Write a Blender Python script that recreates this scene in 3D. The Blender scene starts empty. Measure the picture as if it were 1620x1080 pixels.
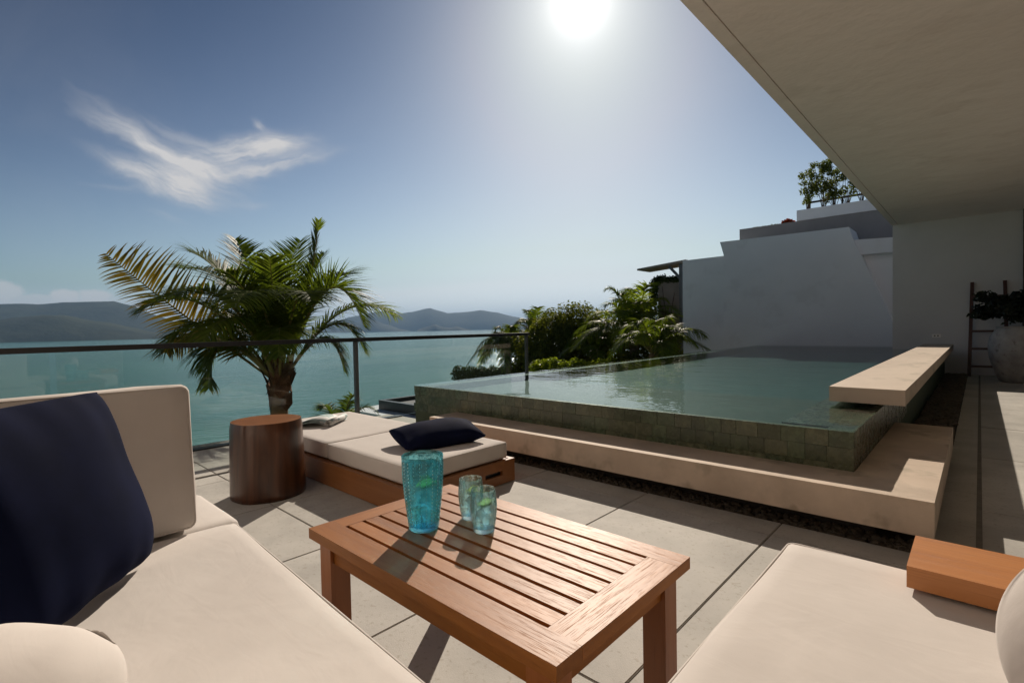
import bpy, bmesh, math, random
from mathutils import Vector, Matrix, noise, Euler
R = math.radians
sc = bpy.context.scene
col = sc.collection

# ------------------------------------------------------------------ camera
cam_d = bpy.data.cameras.new('camera')
cam_d.sensor_width = 36.0
cam_d.lens = 17.71
cam_d.clip_start = 0.02
cam_d.clip_end = 60000
cam = bpy.data.objects.new('camera', cam_d)
col.objects.link(cam)
cam.matrix_world = Matrix(((0.73291, -0.00429, 0.68031, 0.0),
                           (0.68005, 0.03262, -0.73244, 0.0),
                           (-0.01905, 0.99946, 0.02683, 1.08),
                           (0, 0, 0, 1)))
sc.camera = cam

# ------------------------------------------------------------------ render / view
sc.render.engine = 'CYCLES'
sc.cycles.use_denoising = True
sc.cycles.max_bounces = 14
sc.cycles.diffuse_bounces = 5
sc.cycles.glossy_bounces = 5
sc.cycles.transmission_bounces = 12
sc.cycles.transparent_max_bounces = 24
sc.cycles.volume_bounces = 0
sc.cycles.caustics_reflective = False
sc.cycles.caustics_refractive = True
sc.cycles.blur_glossy = 0.6
sc.cycles.sample_clamp_indirect = 6.0
sc.view_settings.view_transform = 'Standard'
sc.view_settings.look = 'None'
sc.view_settings.gamma = 1.0
sc.view_settings.exposure = 0.36

# ------------------------------------------------------------------ sun and sky
SUN = Vector((-0.481, 0.696, 0.533)).normalized()
sun_d = bpy.data.lights.new('sun', 'SUN')
sun_d.energy = 4.2
sun_d.angle = R(0.53)
sun_d.color = (1.0, 0.88, 0.74)
sun = bpy.data.objects.new('sun', sun_d)
sun.rotation_euler = SUN.to_track_quat('Z', 'Y').to_euler()
sun.location = SUN * 60
col.objects.link(sun)

world = bpy.data.worlds.new('World')
sc.world = world
world.use_nodes = True
wt = world.node_tree
wt.nodes.clear()


class NT:
    """tiny helper for node graphs"""
    def __init__(s, t):
        s.t = t

    def n(s, typ, **kw):
        nd = s.t.nodes.new(typ)
        for k, v in kw.items():
            setattr(nd, k, v)
        return nd

    def put(s, sock, v):
        if isinstance(v, bpy.types.NodeSocket):
            s.t.links.new(v, sock)
        elif v is not None:
            sock.default_value = v

    def m(s, op, a, b=None, c=None, clamp=False):
        nd = s.n('ShaderNodeMath', operation=op, use_clamp=clamp)
        s.put(nd.inputs[0], a)
        s.put(nd.inputs[1], b)
        s.put(nd.inputs[2], c)
        return nd.outputs[0]

    def v(s, op, a, b=None):
        nd = s.n('ShaderNodeVectorMath', operation=op)
        s.put(nd.inputs[0], a)
        if b is not None:
            s.put(nd.inputs[1], b)
        return nd.outputs['Value'] if op in ('DOT_PRODUCT', 'LENGTH') else nd.outputs[0]

    def comb(s, x, y, z):
        nd = s.n('ShaderNodeCombineXYZ')
        for i, q in enumerate((x, y, z)):
            s.put(nd.inputs[i], q)
        return nd.outputs[0]

    def noise(s, vec, scale, detail=4.0, rough=0.55, dist=0.0):
        nd = s.n('ShaderNodeTexNoise')
        s.put(nd.inputs['Vector'], vec)
        nd.inputs['Scale'].default_value = scale
        nd.inputs['Detail'].default_value = detail
        nd.inputs['Roughness'].default_value = rough
        nd.inputs['Distortion'].default_value = dist
        return nd.outputs['Fac']

    def ramp(s, fac, stops, interp='LINEAR'):
        nd = s.n('ShaderNodeValToRGB')
        cr = nd.color_ramp
        cr.interpolation = interp
        while len(cr.elements) < len(stops):
            cr.elements.new(0.5)
        for e, (p, c) in zip(cr.elements, stops):
            e.position = p
            e.color = tuple(c) + (1,) if len(c) == 3 else c
        s.put(nd.inputs[0], fac)
        return nd.outputs[0]

    def mix(s, fac, a, b, blend='MIX'):
        nd = s.n('ShaderNodeMix', data_type='RGBA', blend_type=blend)
        s.put(nd.inputs[0], fac)
        s.put(nd.inputs[6], a if isinstance(a, bpy.types.NodeSocket) else tuple(a) + (1,))
        s.put(nd.inputs[7], b if isinstance(b, bpy.types.NodeSocket) else tuple(b) + (1,))
        return nd.outputs[2]

    def step(s, x, lo, hi):
        nd = s.n('ShaderNodeMapRange', interpolation_type='SMOOTHSTEP')
        s.put(nd.inputs[0], x)
        nd.inputs[1].default_value = lo
        nd.inputs[2].default_value = hi
        return nd.outputs[0]


def build_world():
    g = NT(wt)
    sky = g.n('ShaderNodeTexSky', sky_type='NISHITA')
    sky.sun_disc = False
    sky.sun_elevation = math.asin(SUN.z)
    sky.sun_rotation = math.atan2(SUN.x, SUN.y)
    sky.altitude = 20
    sky.air_density = 0.9
    sky.dust_density = 0.35
    sky.ozone_density = 2.0
    tc = g.n('ShaderNodeTexCoord')
    d = g.v('NORMALIZE', tc.outputs['Generated'])
    # cirrus streak by the palm: tangent coordinates about its own direction in the sky
    c, r, t = (-0.919, 0.274, 0.285), (0.286, 0.958, 0.0), (0.273, -0.081, 0.959)
    dc = g.m('MAXIMUM', g.v('DOT_PRODUCT', d, c), 0.05)
    u = g.m('DIVIDE', g.v('DOT_PRODUCT', d, r), dc)
    v = g.m('DIVIDE', g.v('DOT_PRODUCT', d, t), dc)
    front = g.step(g.v('DOT_PRODUCT', d, c), 0.1, 0.3)
    w1 = g.noise(g.comb(u, v, 0.0), 14.0, 4.0, 0.55)
    w2 = g.noise(g.comb(u, v, 3.7), 14.0, 4.0, 0.55)
    uu = g.m('ADD', u, g.m('MULTIPLY', g.m('SUBTRACT', w1, 0.5), 0.05))
    vv = g.m('ADD', v, g.m('MULTIPLY', g.m('SUBTRACT', w2, 0.5), 0.034))
    total = None
    # (u, v, half length, half width, tilt in degrees, strength)
    for (cu, cv, a, b, ang, st) in ((-0.052, -0.046, 0.060, 0.020, -20, 1.25),
                                    (-0.030, -0.050, 0.030, 0.022, 0, 0.6),
                                    (-0.105, -0.038, 0.045, 0.010, -38, 0.6),
                                    (-0.060, -0.004, 0.085, 0.013, -25, 0.95),
                                    (-0.010, -0.018, 0.055, 0.016, -14, 0.9),
                                    (-0.085, 0.018, 0.085, 0.012, -32, 0.40),
                                    (-0.02, 0.016, 0.070, 0.016, -20, 0.35),
                                    (0.050, 0.014, 0.080, 0.020, 18, 0.95),
                                    (0.095, 0.034, 0.055, 0.014, 8, 0.85),
                                    (0.105, 0.004, 0.075, 0.009, 20, 0.80),
                                    (0.060, -0.016, 0.045, 0.009, 8, 0.50),
                                    (0.078, 0.062, 0.012, 0.005, -40, 0.6),
                                    (0.060, -0.068, 0.03, 0.006, 4, 0.20),
                                    (-0.06, -0.100, 0.03, 0.008, -24, 0.18),
                                    (-0.12, -0.062, 0.05, 0.006, 0, 0.16)):
        ca, sa = math.cos(R(ang)), math.sin(R(ang))
        du, dv = g.m('SUBTRACT', uu, cu), g.m('SUBTRACT', vv, cv)
        p = g.m('ADD', g.m('MULTIPLY', du, ca), g.m('MULTIPLY', dv, sa))
        q = g.m('SUBTRACT', g.m('MULTIPLY', dv, ca), g.m('MULTIPLY', du, sa))
        fib = g.noise(g.comb(g.m('MULTIPLY', p, 14.0), g.m('MULTIPLY', q, 75.0), cu * 50), 1.0, 5.0, 0.6)
        e = g.m('ADD', g.m('POWER', g.m('ABSOLUTE', g.m('DIVIDE', p, a)), 2.0),
                g.m('POWER', g.m('ABSOLUTE', g.m('DIVIDE', q, b)), 2.0))
        k = g.m('EXPONENT', g.m('MULTIPLY', e, -1.1))
        k = g.m('MULTIPLY', k, g.m('MULTIPLY', g.step(fib, 0.16, 0.68), st * 0.95))
        total = k if total is None else g.m('ADD', total, k)
    total = g.m('MULTIPLY', g.m('MINIMUM', total, 1.0), front)
    # low heaped clouds over the hills
    lowm = None
    for (cu, cv, a, b, st) in ((-0.275, -0.226, 0.030, 0.016, 0.65), (-0.197, -0.232, 0.018, 0.010, 0.75),
                               (-0.163, -0.232, 0.020, 0.010, 0.7), (-0.235, -0.238, 0.10, 0.008, 0.5),
                               (-0.42, -0.225, 0.08, 0.016, 0.6)):
        hn = g.noise(g.comb(u, v, 9.0), 55.0, 5.0, 0.6)
        e = g.m('ADD', g.m('POWER', g.m('ABSOLUTE', g.m('DIVIDE', g.m('SUBTRACT', u, cu), a)), 2.0),
                g.m('POWER', g.m('ABSOLUTE', g.m('DIVIDE', g.m('SUBTRACT', v, cv), b)), 2.0))
        k = g.m('MULTIPLY', g.step(g.m('ADD', g.m('EXPONENT', g.m('MULTIPLY', e, -0.8)), g.m('MULTIPLY', hn, 0.9)), 0.66, 1.08), st * 1.25)
        lowm = k if lowm is None else g.m('MAXIMUM', lowm, k)
    total = g.m('MAXIMUM', total, g.m('MULTIPLY', g.m('MULTIPLY', lowm, front), 0.8))
    # thin veil over the whole sky, on a plane high above
    sep = g.n('ShaderNodeSeparateXYZ')
    g.put(sep.inputs[0], d)
    zz = g.m('ADD', g.m('MAXIMUM', sep.outputs[2], 0.0), 0.10)
    pv = g.comb(g.m('DIVIDE', sep.outputs[0], zz), g.m('DIVIDE', sep.outputs[1], zz), 0.0)
    pv2 = g.v('MULTIPLY', pv, (0.35, 1.1, 1.0))
    veil = g.step(g.noise(pv2, 1.1, 6.0, 0.58, 0.6), 0.42, 0.8)
    veil = g.m('MULTIPLY', veil, g.m('MULTIPLY', g.step(sep.outputs[2], 0.02, 0.14), 0.07))
    total = g.m('MAXIMUM', total, veil)
    # the aureole round the sun
    ds = g.m('MAXIMUM', g.v('DOT_PRODUCT', d, tuple(SUN)), 0.0)
    glow = None
    for pw, am in ((1200.0, 12.0), (250.0, 6.5), (40.0, 1.0), (10.0, 0.15)):
        k = g.m('MULTIPLY', g.m('POWER', ds, pw), am)
        glow = k if glow is None else g.m('ADD', glow, k)
    skyc = g.mix(1.0, sky.outputs[0], SKY_TINT, 'MULTIPLY')
    hs = g.n('ShaderNodeHueSaturation')
    hs.inputs['Saturation'].default_value = SKY_SAT
    g.put(hs.inputs['Color'], skyc)
    # deepen the blue away from the sun
    gmm = g.n('ShaderNodeGamma')
    g.put(gmm.inputs[0], g.mix(1.0, hs.outputs[0], (1 / 5.5, 1 / 5.5, 1 / 5.5), 'MULTIPLY'))
    gmm.inputs[1].default_value = 3.0
    deep = g.mix(1.0, gmm.outputs[0], (7.0, 6.9, 6.8), 'MULTIPLY')
    lum = g.n('ShaderNodeRGBToBW')
    g.put(lum.inputs[0], deep)
    kn = g.m('DIVIDE', 1.0, g.m('ADD', 1.0, g.m('DIVIDE', lum.outputs[0], 20.0)))
    deep = g.mix(1.0, deep, g.comb(kn, kn, kn), 'MULTIPLY')
    hs2 = g.n('ShaderNodeHueSaturation')
    hs2.inputs['Saturation'].default_value = 0.84
    g.put(hs2.inputs['Color'], deep)
    sp_ = g.n('ShaderNodeSeparateColor')
    g.put(sp_.inputs[0], hs2.outputs[0])
    cb_ = g.n('ShaderNodeCombineColor')
    ch = [g.m('MULTIPLY', g.m('POWER', g.m('DIVIDE', sp_.outputs[i], k0), p_), k1)
          for i, (k0, k1, p_) in enumerate(((6.65, 6.9, 1.26), (8.48, 9.0, 1.14), (11.6, 11.6, 0.98)))]
    # the air near the horizon stays a cool white
    g.put(cb_.inputs[0], g.m('MINIMUM', ch[0], g.m('MULTIPLY', ch[1], 0.93)))
    g.put(cb_.inputs[1], ch[1])
    g.put(cb_.inputs[2], g.m('MAXIMUM', ch[2], g.m('MULTIPLY', ch[1], 1.01)))
    deep = cb_.outputs[0]
    # clouds take one fixed near-white colour, whatever the sky behind them
    cl = g.mix(1.0, (0, 0, 0), CLOUD, 'ADD')
    out = g.mix(total, deep, cl)
    gl = g.mix(1.0, (1.0, 0.95, 0.90), glow, 'MULTIPLY')
    out = g.mix(1.0, out, gl, 'ADD')
    bg = g.n('ShaderNodeBackground')
    g.put(bg.inputs[0], out)
    bg.inputs[1].default_value = SKY_STRENGTH
    o = g.n('ShaderNodeOutputWorld')
    wt.links.new(bg.outputs[0], o.inputs[0])


SKY_STRENGTH = 0.043
SKY_TINT = (1.0, 0.965, 0.90)
SKY_SAT = 0.50
CLOUD = (12.0, 11.7, 11.6)
build_world()

# ------------------------------------------------------------------ materials
MATS = {}


def newmat(name):
    m = bpy.data.materials.new(name)
    m.use_nodes = True
    m.node_tree.nodes.clear()
    MATS[name] = m
    return m, NT(m.node_tree)


def finish(m, g, shader, vol=None):
    o = g.n('ShaderNodeOutputMaterial')
    if shader is not None:
        m.node_tree.links.new(shader, o.inputs[0])
    if vol is not None:
        m.node_tree.links.new(vol, o.inputs[1])
    return m


def bump(g, h, strength, dist=0.01):
    b = g.n('ShaderNodeBump')
    b.inputs['Strength'].default_value = strength
    b.inputs['Distance'].default_value = dist
    g.put(b.inputs['Height'], h)
    return b.outputs[0]


def princ(g, color, rough=0.6, spec=0.5, normal=None, **kw):
    p = g.n('ShaderNodeBsdfPrincipled')
    g.put(p.inputs['Base Color'], color if isinstance(color, bpy.types.NodeSocket) else tuple(color) + (1,))
    g.put(p.inputs['Roughness'], rough)
    p.inputs['Specular IOR Level'].default_value = spec
    if normal is not None:
        g.put(p.inputs['Normal'], normal)
    for k, v in kw.items():
        g.put(p.inputs[k.replace('_', ' ')], v)
    return p


def pmat(name, c1, c2, scale=4.0, rough=0.7, bscale=60.0, bstr=0.2, bdist=0.005, spec=0.4, rnd=0.0,
         stretch=(1, 1, 1), c3=None, s3=30.0, lo=0.3, hi=0.7, detail=6.0, stain=0.0, **kw):
    """two-tone noise material with optional speckle and fine relief"""
    m, g = newmat(name)
    tc = g.n('ShaderNodeTexCoord')
    ob = g.n('ShaderNodeObjectInfo')
    vec = g.v('MULTIPLY', tc.outputs['Object'], stretch)
    if rnd:
        off = g.v('MULTIPLY', g.comb(ob.outputs['Random'], ob.outputs['Random'], ob.outputs['Random']), (37.0, 17.0, 53.0))
        vec = g.v('ADD', vec, off)
    f = g.noise(vec, scale, detail, 0.6)
    colr = g.ramp(f, ((lo, c1), (hi, c2)))
    if c3 is not None:
        sp = g.step(g.noise(vec, s3, 3.0, 0.6), 0.56, 0.70)
        colr = g.mix(sp, colr, c3)
    if rnd:
        val = g.m('ADD', 1.0 - rnd, g.m('MULTIPLY', ob.outputs['Random'], 2 * rnd))
        colr = g.mix(1.0, colr, g.comb(val, val, val), 'MULTIPLY')
    if stain:
        gm = g.n('ShaderNodeNewGeometry')
        n4 = g.noise(gm.outputs['Position'], stain, 6.0, 0.62, 0.4)
        sv_ = g.m('ADD', 0.82, g.m('MULTIPLY', g.step(n4, 0.30, 0.62), 0.22))
        colr = g.mix(1.0, colr, g.comb(sv_, sv_, g.m('MULTIPLY', sv_, 0.99)), 'MULTIPLY')
    nb = g.noise(vec, bscale, 4.0, 0.6)
    rv = g.m('ADD', rough - 0.08, g.m('MULTIPLY', f, 0.16))
    p = princ(g, colr, rv, spec, bump(g, nb, bstr, bdist), **kw)
    return finish(m, g, p.outputs[0])


def wood(name, dark, light, axis=0, rough=0.42, scale=1.0, spec=0.5, coat=0.0, fine=(0.5, 0.5, 0.5), rnd=0.12, rings=False):
    m, g = newmat(name)
    tc = g.n('ShaderNodeTexCoord')
    ob = g.n('ShaderNodeObjectInfo')
    st = [14.0, 14.0, 14.0]
    st[axis] = 1.1
    off = g.v('MULTIPLY', g.comb(ob.outputs['Random'], ob.outputs['Random'], ob.outputs['Random']), (31.0, 77.0, 13.0))
    vec = g.v('ADD', g.v('MULTIPLY', tc.outputs['Object'], tuple(q * scale for q in st)), off)
    f = g.noise(vec, 1.0, 5.0, 0.6, 0.8)
    st2 = [420.0, 420.0, 420.0]
    st2[axis] = 9.0
    vec2 = g.v('ADD', g.v('MULTIPLY', tc.outputs['Object'], tuple(q * scale for q in st2)), off)
    pores = g.step(g.noise(vec2, 1.0, 2.0, 0.5), 0.56, 0.72)
    c = g.ramp(f, ((0.18, dark), (0.82, light)))
    c = g.mix(g.m('MULTIPLY', pores, 0.24), c, tuple(q * k for q, k in zip(dark, fine)))
    val = g.m('ADD', 1.0 - rnd, g.m('MULTIPLY', ob.outputs['Random'], 2 * rnd))
    c = g.mix(1.0, c, g.comb(val, val, val), 'MULTIPLY')
    h = g.m('SUBTRACT', f, g.m('MULTIPLY', pores, 0.6))
    rv = g.m('ADD', rough, g.m('MULTIPLY', pores, 0.15))
    p = princ(g, c, rv, spec, bump(g, h, 0.25, 0.002))
    p.inputs['Coat Weight'].default_value = coat
    p.inputs['Coat Roughness'].default_value = 0.18
    return finish(m, g, p.outputs[0])


def leafmat(name, c1, c2, trans=0.45, rough=0.5, tint=(1.5, 1.5, 0.55)):
    m, g = newmat(name)
    tc = g.n('ShaderNodeTexCoord')
    gm = g.n('ShaderNodeNewGeometry')
    f = g.noise(tc.outputs['Object'], 3.0, 5.0, 0.6)
    f2 = g.m('ADD', g.m('MULTIPLY', f, 0.6), g.m('MULTIPLY', gm.outputs['Random Per Island'], 0.4))
    c = g.ramp(f2, ((0.25, c1), (0.75, c2)))
    p = princ(g, c, rough, 0.2)
    tr = g.n('ShaderNodeBsdfTranslucent')
    g.put(tr.inputs[0], g.mix(1.0, c, tint, 'MULTIPLY'))
    mx = g.n('ShaderNodeMixShader')
    mx.inputs[0].default_value = trans
    m.node_tree.links.new(p.outputs[0], mx.inputs[1])
    m.node_tree.links.new(tr.outputs[0], mx.inputs[2])
    return finish(m, g, mx.outputs[0])


def clearmat(name, tint, ior=1.45, rough=0.0, normal_fn=None):
    """thin clear sheet or still water: Fresnel between a mirror and clear tinted passage"""
    m, g = newmat(name)
    fr = g.n('ShaderNodeFresnel')
    gm = g.n('ShaderNodeNewGeometry')
    # rays are not bent inside the sheet, so both faces take the outside angle
    g.put(fr.inputs[0], g.m('ADD', ior, g.m('MULTIPLY', gm.outputs['Backfacing'], 1.0 / ior - ior)))
    tr = g.n('ShaderNodeBsdfTransparent')
    tr.inputs[0].default_value = tuple(tint) + (1,)
    gl = g.n('ShaderNodeBsdfGlossy')
    gl.inputs['Roughness'].default_value = rough
    if normal_fn:
        nn = normal_fn(g)
        g.put(fr.inputs['Normal'], nn)
        g.put(gl.inputs['Normal'], nn)
    mx = g.n('ShaderNodeMixShader')
    m.node_tree.links.new(fr.outputs[0], mx.inputs[0])
    m.node_tree.links.new(tr.outputs[0], mx.inputs[1])
    m.node_tree.links.new(gl.outputs[0], mx.inputs[2])
    return finish(m, g, mx.outputs[0])


pmat('fabric', (0.53, 0.488, 0.452), (0.605, 0.56, 0.52), 3.0, 0.92, 350.0, 0.10, 0.001, 0.15, rnd=0.02)
def upholstery():
    m = MATS['fabric']
    g = NT(m.node_tree)
    p = [n for n in m.node_tree.nodes if n.type == 'BSDF_PRINCIPLED'][0]
    old = p.inputs['Normal'].links[0].from_socket
    tc = g.n('ShaderNodeTexCoord')
    big = g.noise(tc.outputs['Object'], 4.5, 3.0, 0.55, 1.2)
    cr = g.noise(g.v('MULTIPLY', tc.outputs['Object'], (5.0, 16.0, 9.0)), 1.0, 3.0, 0.5, 1.5)
    b = g.n('ShaderNodeBump')
    b.inputs['Strength'].default_value = 0.18
    b.inputs['Distance'].default_value = 0.012
    g.put(b.inputs['Height'], g.m('ADD', big, g.m('MULTIPLY', cr, 0.35)))
    g.put(b.inputs['Normal'], old)
    g.put(p.inputs['Normal'], b.outputs[0])


upholstery()
pmat('navy', (0.004, 0.006, 0.019), (0.008, 0.011, 0.034), 5.0, 0.9, 400.0, 0.15, 0.001, 0.05)
pmat('paving', (0.39, 0.372, 0.342), (0.485, 0.465, 0.43), 2.2, 0.72, 240.0, 0.35, 0.0035, 0.2, rnd=0.07,
     c3=(0.36, 0.335, 0.29), s3=60.0, stain=1.7)
pmat('grout', (0.13, 0.12, 0.105), (0.20, 0.185, 0.165), 9.0, 0.95)
pmat('screed', (0.03, 0.027, 0.024), (0.05, 0.046, 0.042), 8.0, 0.9)
pmat('concrete', (0.44, 0.345, 0.265), (0.56, 0.455, 0.36), 2.2, 0.75, 55.0, 0.35, 0.004, 0.35, c3=(0.385, 0.315, 0.24), s3=4.5, stain=3.0)
pmat('pebble', (0.04, 0.034, 0.026), (0.13, 0.105, 0.075), 14.0, 0.8, 90.0, 0.2, rnd=0.1)
pmat('bench_concrete', (0.46, 0.375, 0.295), (0.58, 0.485, 0.39), 1.8, 0.72, 70.0, 0.3, 0.003, 0.35, c3=(0.43, 0.36, 0.28), s3=5.0,
     stretch=(1, 0.4, 1))
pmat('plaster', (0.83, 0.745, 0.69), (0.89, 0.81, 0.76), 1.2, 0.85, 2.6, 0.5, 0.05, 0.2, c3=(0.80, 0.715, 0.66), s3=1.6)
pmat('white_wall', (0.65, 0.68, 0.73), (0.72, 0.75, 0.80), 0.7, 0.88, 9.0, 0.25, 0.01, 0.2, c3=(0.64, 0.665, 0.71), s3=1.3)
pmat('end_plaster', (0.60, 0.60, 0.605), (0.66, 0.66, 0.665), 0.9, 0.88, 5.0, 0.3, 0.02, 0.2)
pmat('grey_render', (0.20, 0.20, 0.21), (0.26, 0.26, 0.27), 1.0, 0.88, 12.0, 0.25, 0.01, 0.2)
pmat('taupe_wall', (0.20, 0.18, 0.16), (0.27, 0.24, 0.21), 1.5, 0.9, 12.0, 0.3, 0.01, 0.2)
pmat('dark_metal', (0.010, 0.010, 0.011), (0.018, 0.018, 0.019), 6.0, 0.38, 200.0, 0.05, 0.001, 0.5)
pmat('grey_metal', (0.06, 0.065, 0.07), (0.09, 0.095, 0.10), 6.0, 0.4, 200.0, 0.05, 0.001, 0.5)
wood('teak', (0.20, 0.068, 0.013), (0.35, 0.138, 0.030), 0, 0.46, 1.7, spec=0.22)
wood('teak_y', (0.20, 0.068, 0.013), (0.35, 0.138, 0.030), 1, 0.46, 1.7, spec=0.22)
wood('teak_z', (0.20, 0.066, 0.016), (0.36, 0.13, 0.038), 2, 0.4, 1.0)
wood('lounger_wood', (0.19, 0.072, 0.022), (0.30, 0.125, 0.042), 0, 0.42, 0.8)
wood('arm_wood', (0.33, 0.12, 0.032), (0.50, 0.21, 0.065), 0, 0.42, 0.7, rnd=0.05)
wood('stump_bark', (0.012, 0.004, 0.0018), (0.135, 0.046, 0.015), 2, 0.30, 0.75, coat=0.22, rnd=0.0)
wood('ladder_wood', (0.035, 0.008, 0.006), (0.07, 0.016, 0.011), 2, 0.45, 1.0)
leafmat('palm_leaf', (0.042, 0.070, 0.012), (0.120, 0.155, 0.026), 0.54, 0.48)
leafmat('palm_old', (0.13, 0.12, 0.016), (0.27, 0.19, 0.04), 0.42, 0.45, (1.3, 1.15, 0.6))
leafmat('palm_bright', (0.08, 0.125, 0.014), (0.20, 0.24, 0.03), 0.58, 0.5)
leafmat('bush_leaf', (0.045, 0.062, 0.012), (0.14, 0.15, 0.03), 0.5, 0.5)
leafmat('bush_brown', (0.04, 0.04, 0.014), (0.11, 0.085, 0.03), 0.35, 0.5)
leafmat('hedge_leaf', (0.018, 0.034, 0.010), (0.05, 0.075, 0.02), 0.3, 0.5)
leafmat('bamboo_leaf', (0.06, 0.085, 0.02), (0.16, 0.18, 0.055), 0.5, 0.5)
leafmat('red_leaf', (0.16, 0.03, 0.02), (0.26, 0.07, 0.03), 0.4, 0.5, (1.2, 0.8, 0.6))
leafmat('dark_leaf', (0.006, 0.010, 0.005), (0.015, 0.022, 0.010), 0.15, 0.45)
pmat('palm_trunk', (0.10, 0.07, 0.042), (0.20, 0.145, 0.09), 6.0, 0.9, 30.0, 0.6, 0.02, 0.2, stretch=(1, 1, 4))
pmat('petiole', (0.14, 0.12, 0.03), (0.24, 0.20, 0.06), 5.0, 0.5, 60.0, 0.2, 0.003, 0.4, stretch=(1, 1, 0.3))
pmat('husk', (0.07, 0.036, 0.02), (0.16, 0.08, 0.045), 12.0, 0.95, 80.0, 0.6, 0.01, 0.1)
pmat('bark', (0.06, 0.045, 0.03), (0.12, 0.09, 0.065), 8.0, 0.9, 30.0, 0.5, 0.02, 0.2)
pmat('hill_ground', (0.10, 0.085, 0.05), (0.17, 0.14, 0.085), 0.5, 0.95, 3.0, 0.4, 0.05, 0.1, c3=(0.05, 0.06, 0.025), s3=0.8)
pmat('far_hill', (0.016, 0.026, 0.015), (0.036, 0.046, 0.026), 0.004, 0.95, 0.02, 0.5, 12.0, 0.1, lo=0.38, hi=0.62)
pmat('pot', (0.30, 0.28, 0.26), (0.46, 0.44, 0.41), 7.0, 0.8, 26.0, 0.9, 0.02, 0.3, c3=(0.22, 0.20, 0.18), s3=9.0)
pmat('paper', (0.60, 0.61, 0.60), (0.68, 0.68, 0.67), 20.0, 0.6, 200.0, 0.05, 0.001, 0.3)
pmat('pool_floor', (0.013, 0.064, 0.066), (0.027, 0.098, 0.098), 3.0, 0.6, 20.0, 0.15, 0.004, 0.03, c3=(0.055, 0.135, 0.13), s3=11.0)
pmat('pool_shelf', (0.026, 0.054, 0.045), (0.048, 0.082, 0.068), 3.5, 0.6, 20.0, 0.15, 0.004, 0.03, c3=(0.10, 0.13, 0.10), s3=13.0)  # pale speckle paints caustic glitter into the shelf colour
pmat('pool_shell', (0.06, 0.085, 0.06), (0.10, 0.125, 0.085), 4.0, 0.5, 20.0, 0.2, 0.004, 0.03)
pmat('socket_plastic', (0.88, 0.86, 0.82), (0.90, 0.88, 0.84), 3.0, 0.4, 200.0, 0.02, 0.001, 0.5)
pmat('lime_skin', (0.14, 0.26, 0.02), (0.22, 0.36, 0.04), 12.0, 0.4, 200.0, 0.2, 0.001, 0.5)
pmat('lime_flesh', (0.48, 0.58, 0.10), (0.66, 0.70, 0.22), 60.0, 0.35, 200.0, 0.2, 0.001, 0.5)
pmat('lemon_flesh', (0.62, 0.46, 0.06), (0.75, 0.60, 0.14), 60.0, 0.35, 200.0, 0.2, 0.001, 0.5)


def stump_top():
    m, g = newmat('stump_top')
    tc = g.n('ShaderNodeTexCoord')
    n1 = g.noise(tc.outputs['Object'], 6.0, 3.0, 0.5)
    sx = g.n('ShaderNodeSeparateXYZ')
    g.put(sx.inputs[0], tc.outputs['Object'])
    rad = g.m('SQRT', g.m('ADD', g.m('POWER', g.m('ADD', sx.outputs[0], 0.03), 2.0), g.m('POWER', sx.outputs[1], 2.0)))
    rr = g.m('ADD', rad, g.m('MULTIPLY', n1, 0.03))
    w = g.m('SINE', g.m('MULTIPLY', rr, 420.0))
    c = g.ramp(g.m('ADD', g.m('MULTIPLY', w, 0.22), n1), ((0.2, (0.16, 0.055, 0.017)), (0.8, (0.32, 0.13, 0.042))))
    p = princ(g, c, 0.32, 0.5, bump(g, w, 0.08, 0.001))
    p.inputs['Coat Weight'].default_value = 0.3
    return finish(m, g, p.outputs[0])


stump_top()


def green_tile():
    m, g = newmat('green_tile')
    tc = g.n('ShaderNodeTexCoord')
    ob = g.n('ShaderNodeObjectInfo')
    rv = ob.outputs['Random']
    vec = g.v('ADD', tc.outputs['Object'], g.v('MULTIPLY', g.comb(rv, rv, rv), (41.0, 23.0, 67.0)))
    base = g.ramp(rv, ((0.0, (0.040, 0.052, 0.026)), (0.22, (0.060, 0.070, 0.037)), (0.45, (0.048, 0.066, 0.034)),
                       (0.66, (0.072, 0.082, 0.045)), (0.85, (0.056, 0.078, 0.040))), 'CONSTANT')
    n1 = g.noise(vec, 26.0, 6.0, 0.65)
    c = g.mix(g.step(n1, 0.35, 0.7), base, g.mix(1.0, base, (1.6, 1.55, 1.5), 'MULTIPLY'))
    # stains run across the joints: placed in the pool's own space
    gm = g.n('ShaderNodeNewGeometry')
    wp = g.v('MULTIPLY', gm.outputs['Position'], (5.0, 5.0, 1.6))
    n2 = g.step(g.noise(wp, 1.0, 5.0, 0.62), 0.42, 0.70)
    c = g.mix(g.m('MULTIPLY', n2, 0.65), c, (0.034, 0.042, 0.020))
    n3 = g.step(g.noise(g.v('MULTIPLY', gm.outputs['Position'], (26.0, 26.0, 3.0)), 1.0, 4.0, 0.6), 0.62, 0.76)
    c = g.mix(g.m('MULTIPLY', n3, 0.5), c, (0.17, 0.16, 0.11))
    p = princ(g, c, g.m('ADD', 0.12, g.m('MULTIPLY', n1, 0.3)), 0.6, bump(g, n1, 0.3, 0.004))
    return finish(m, g, p.outputs[0])


green_tile()


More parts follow.
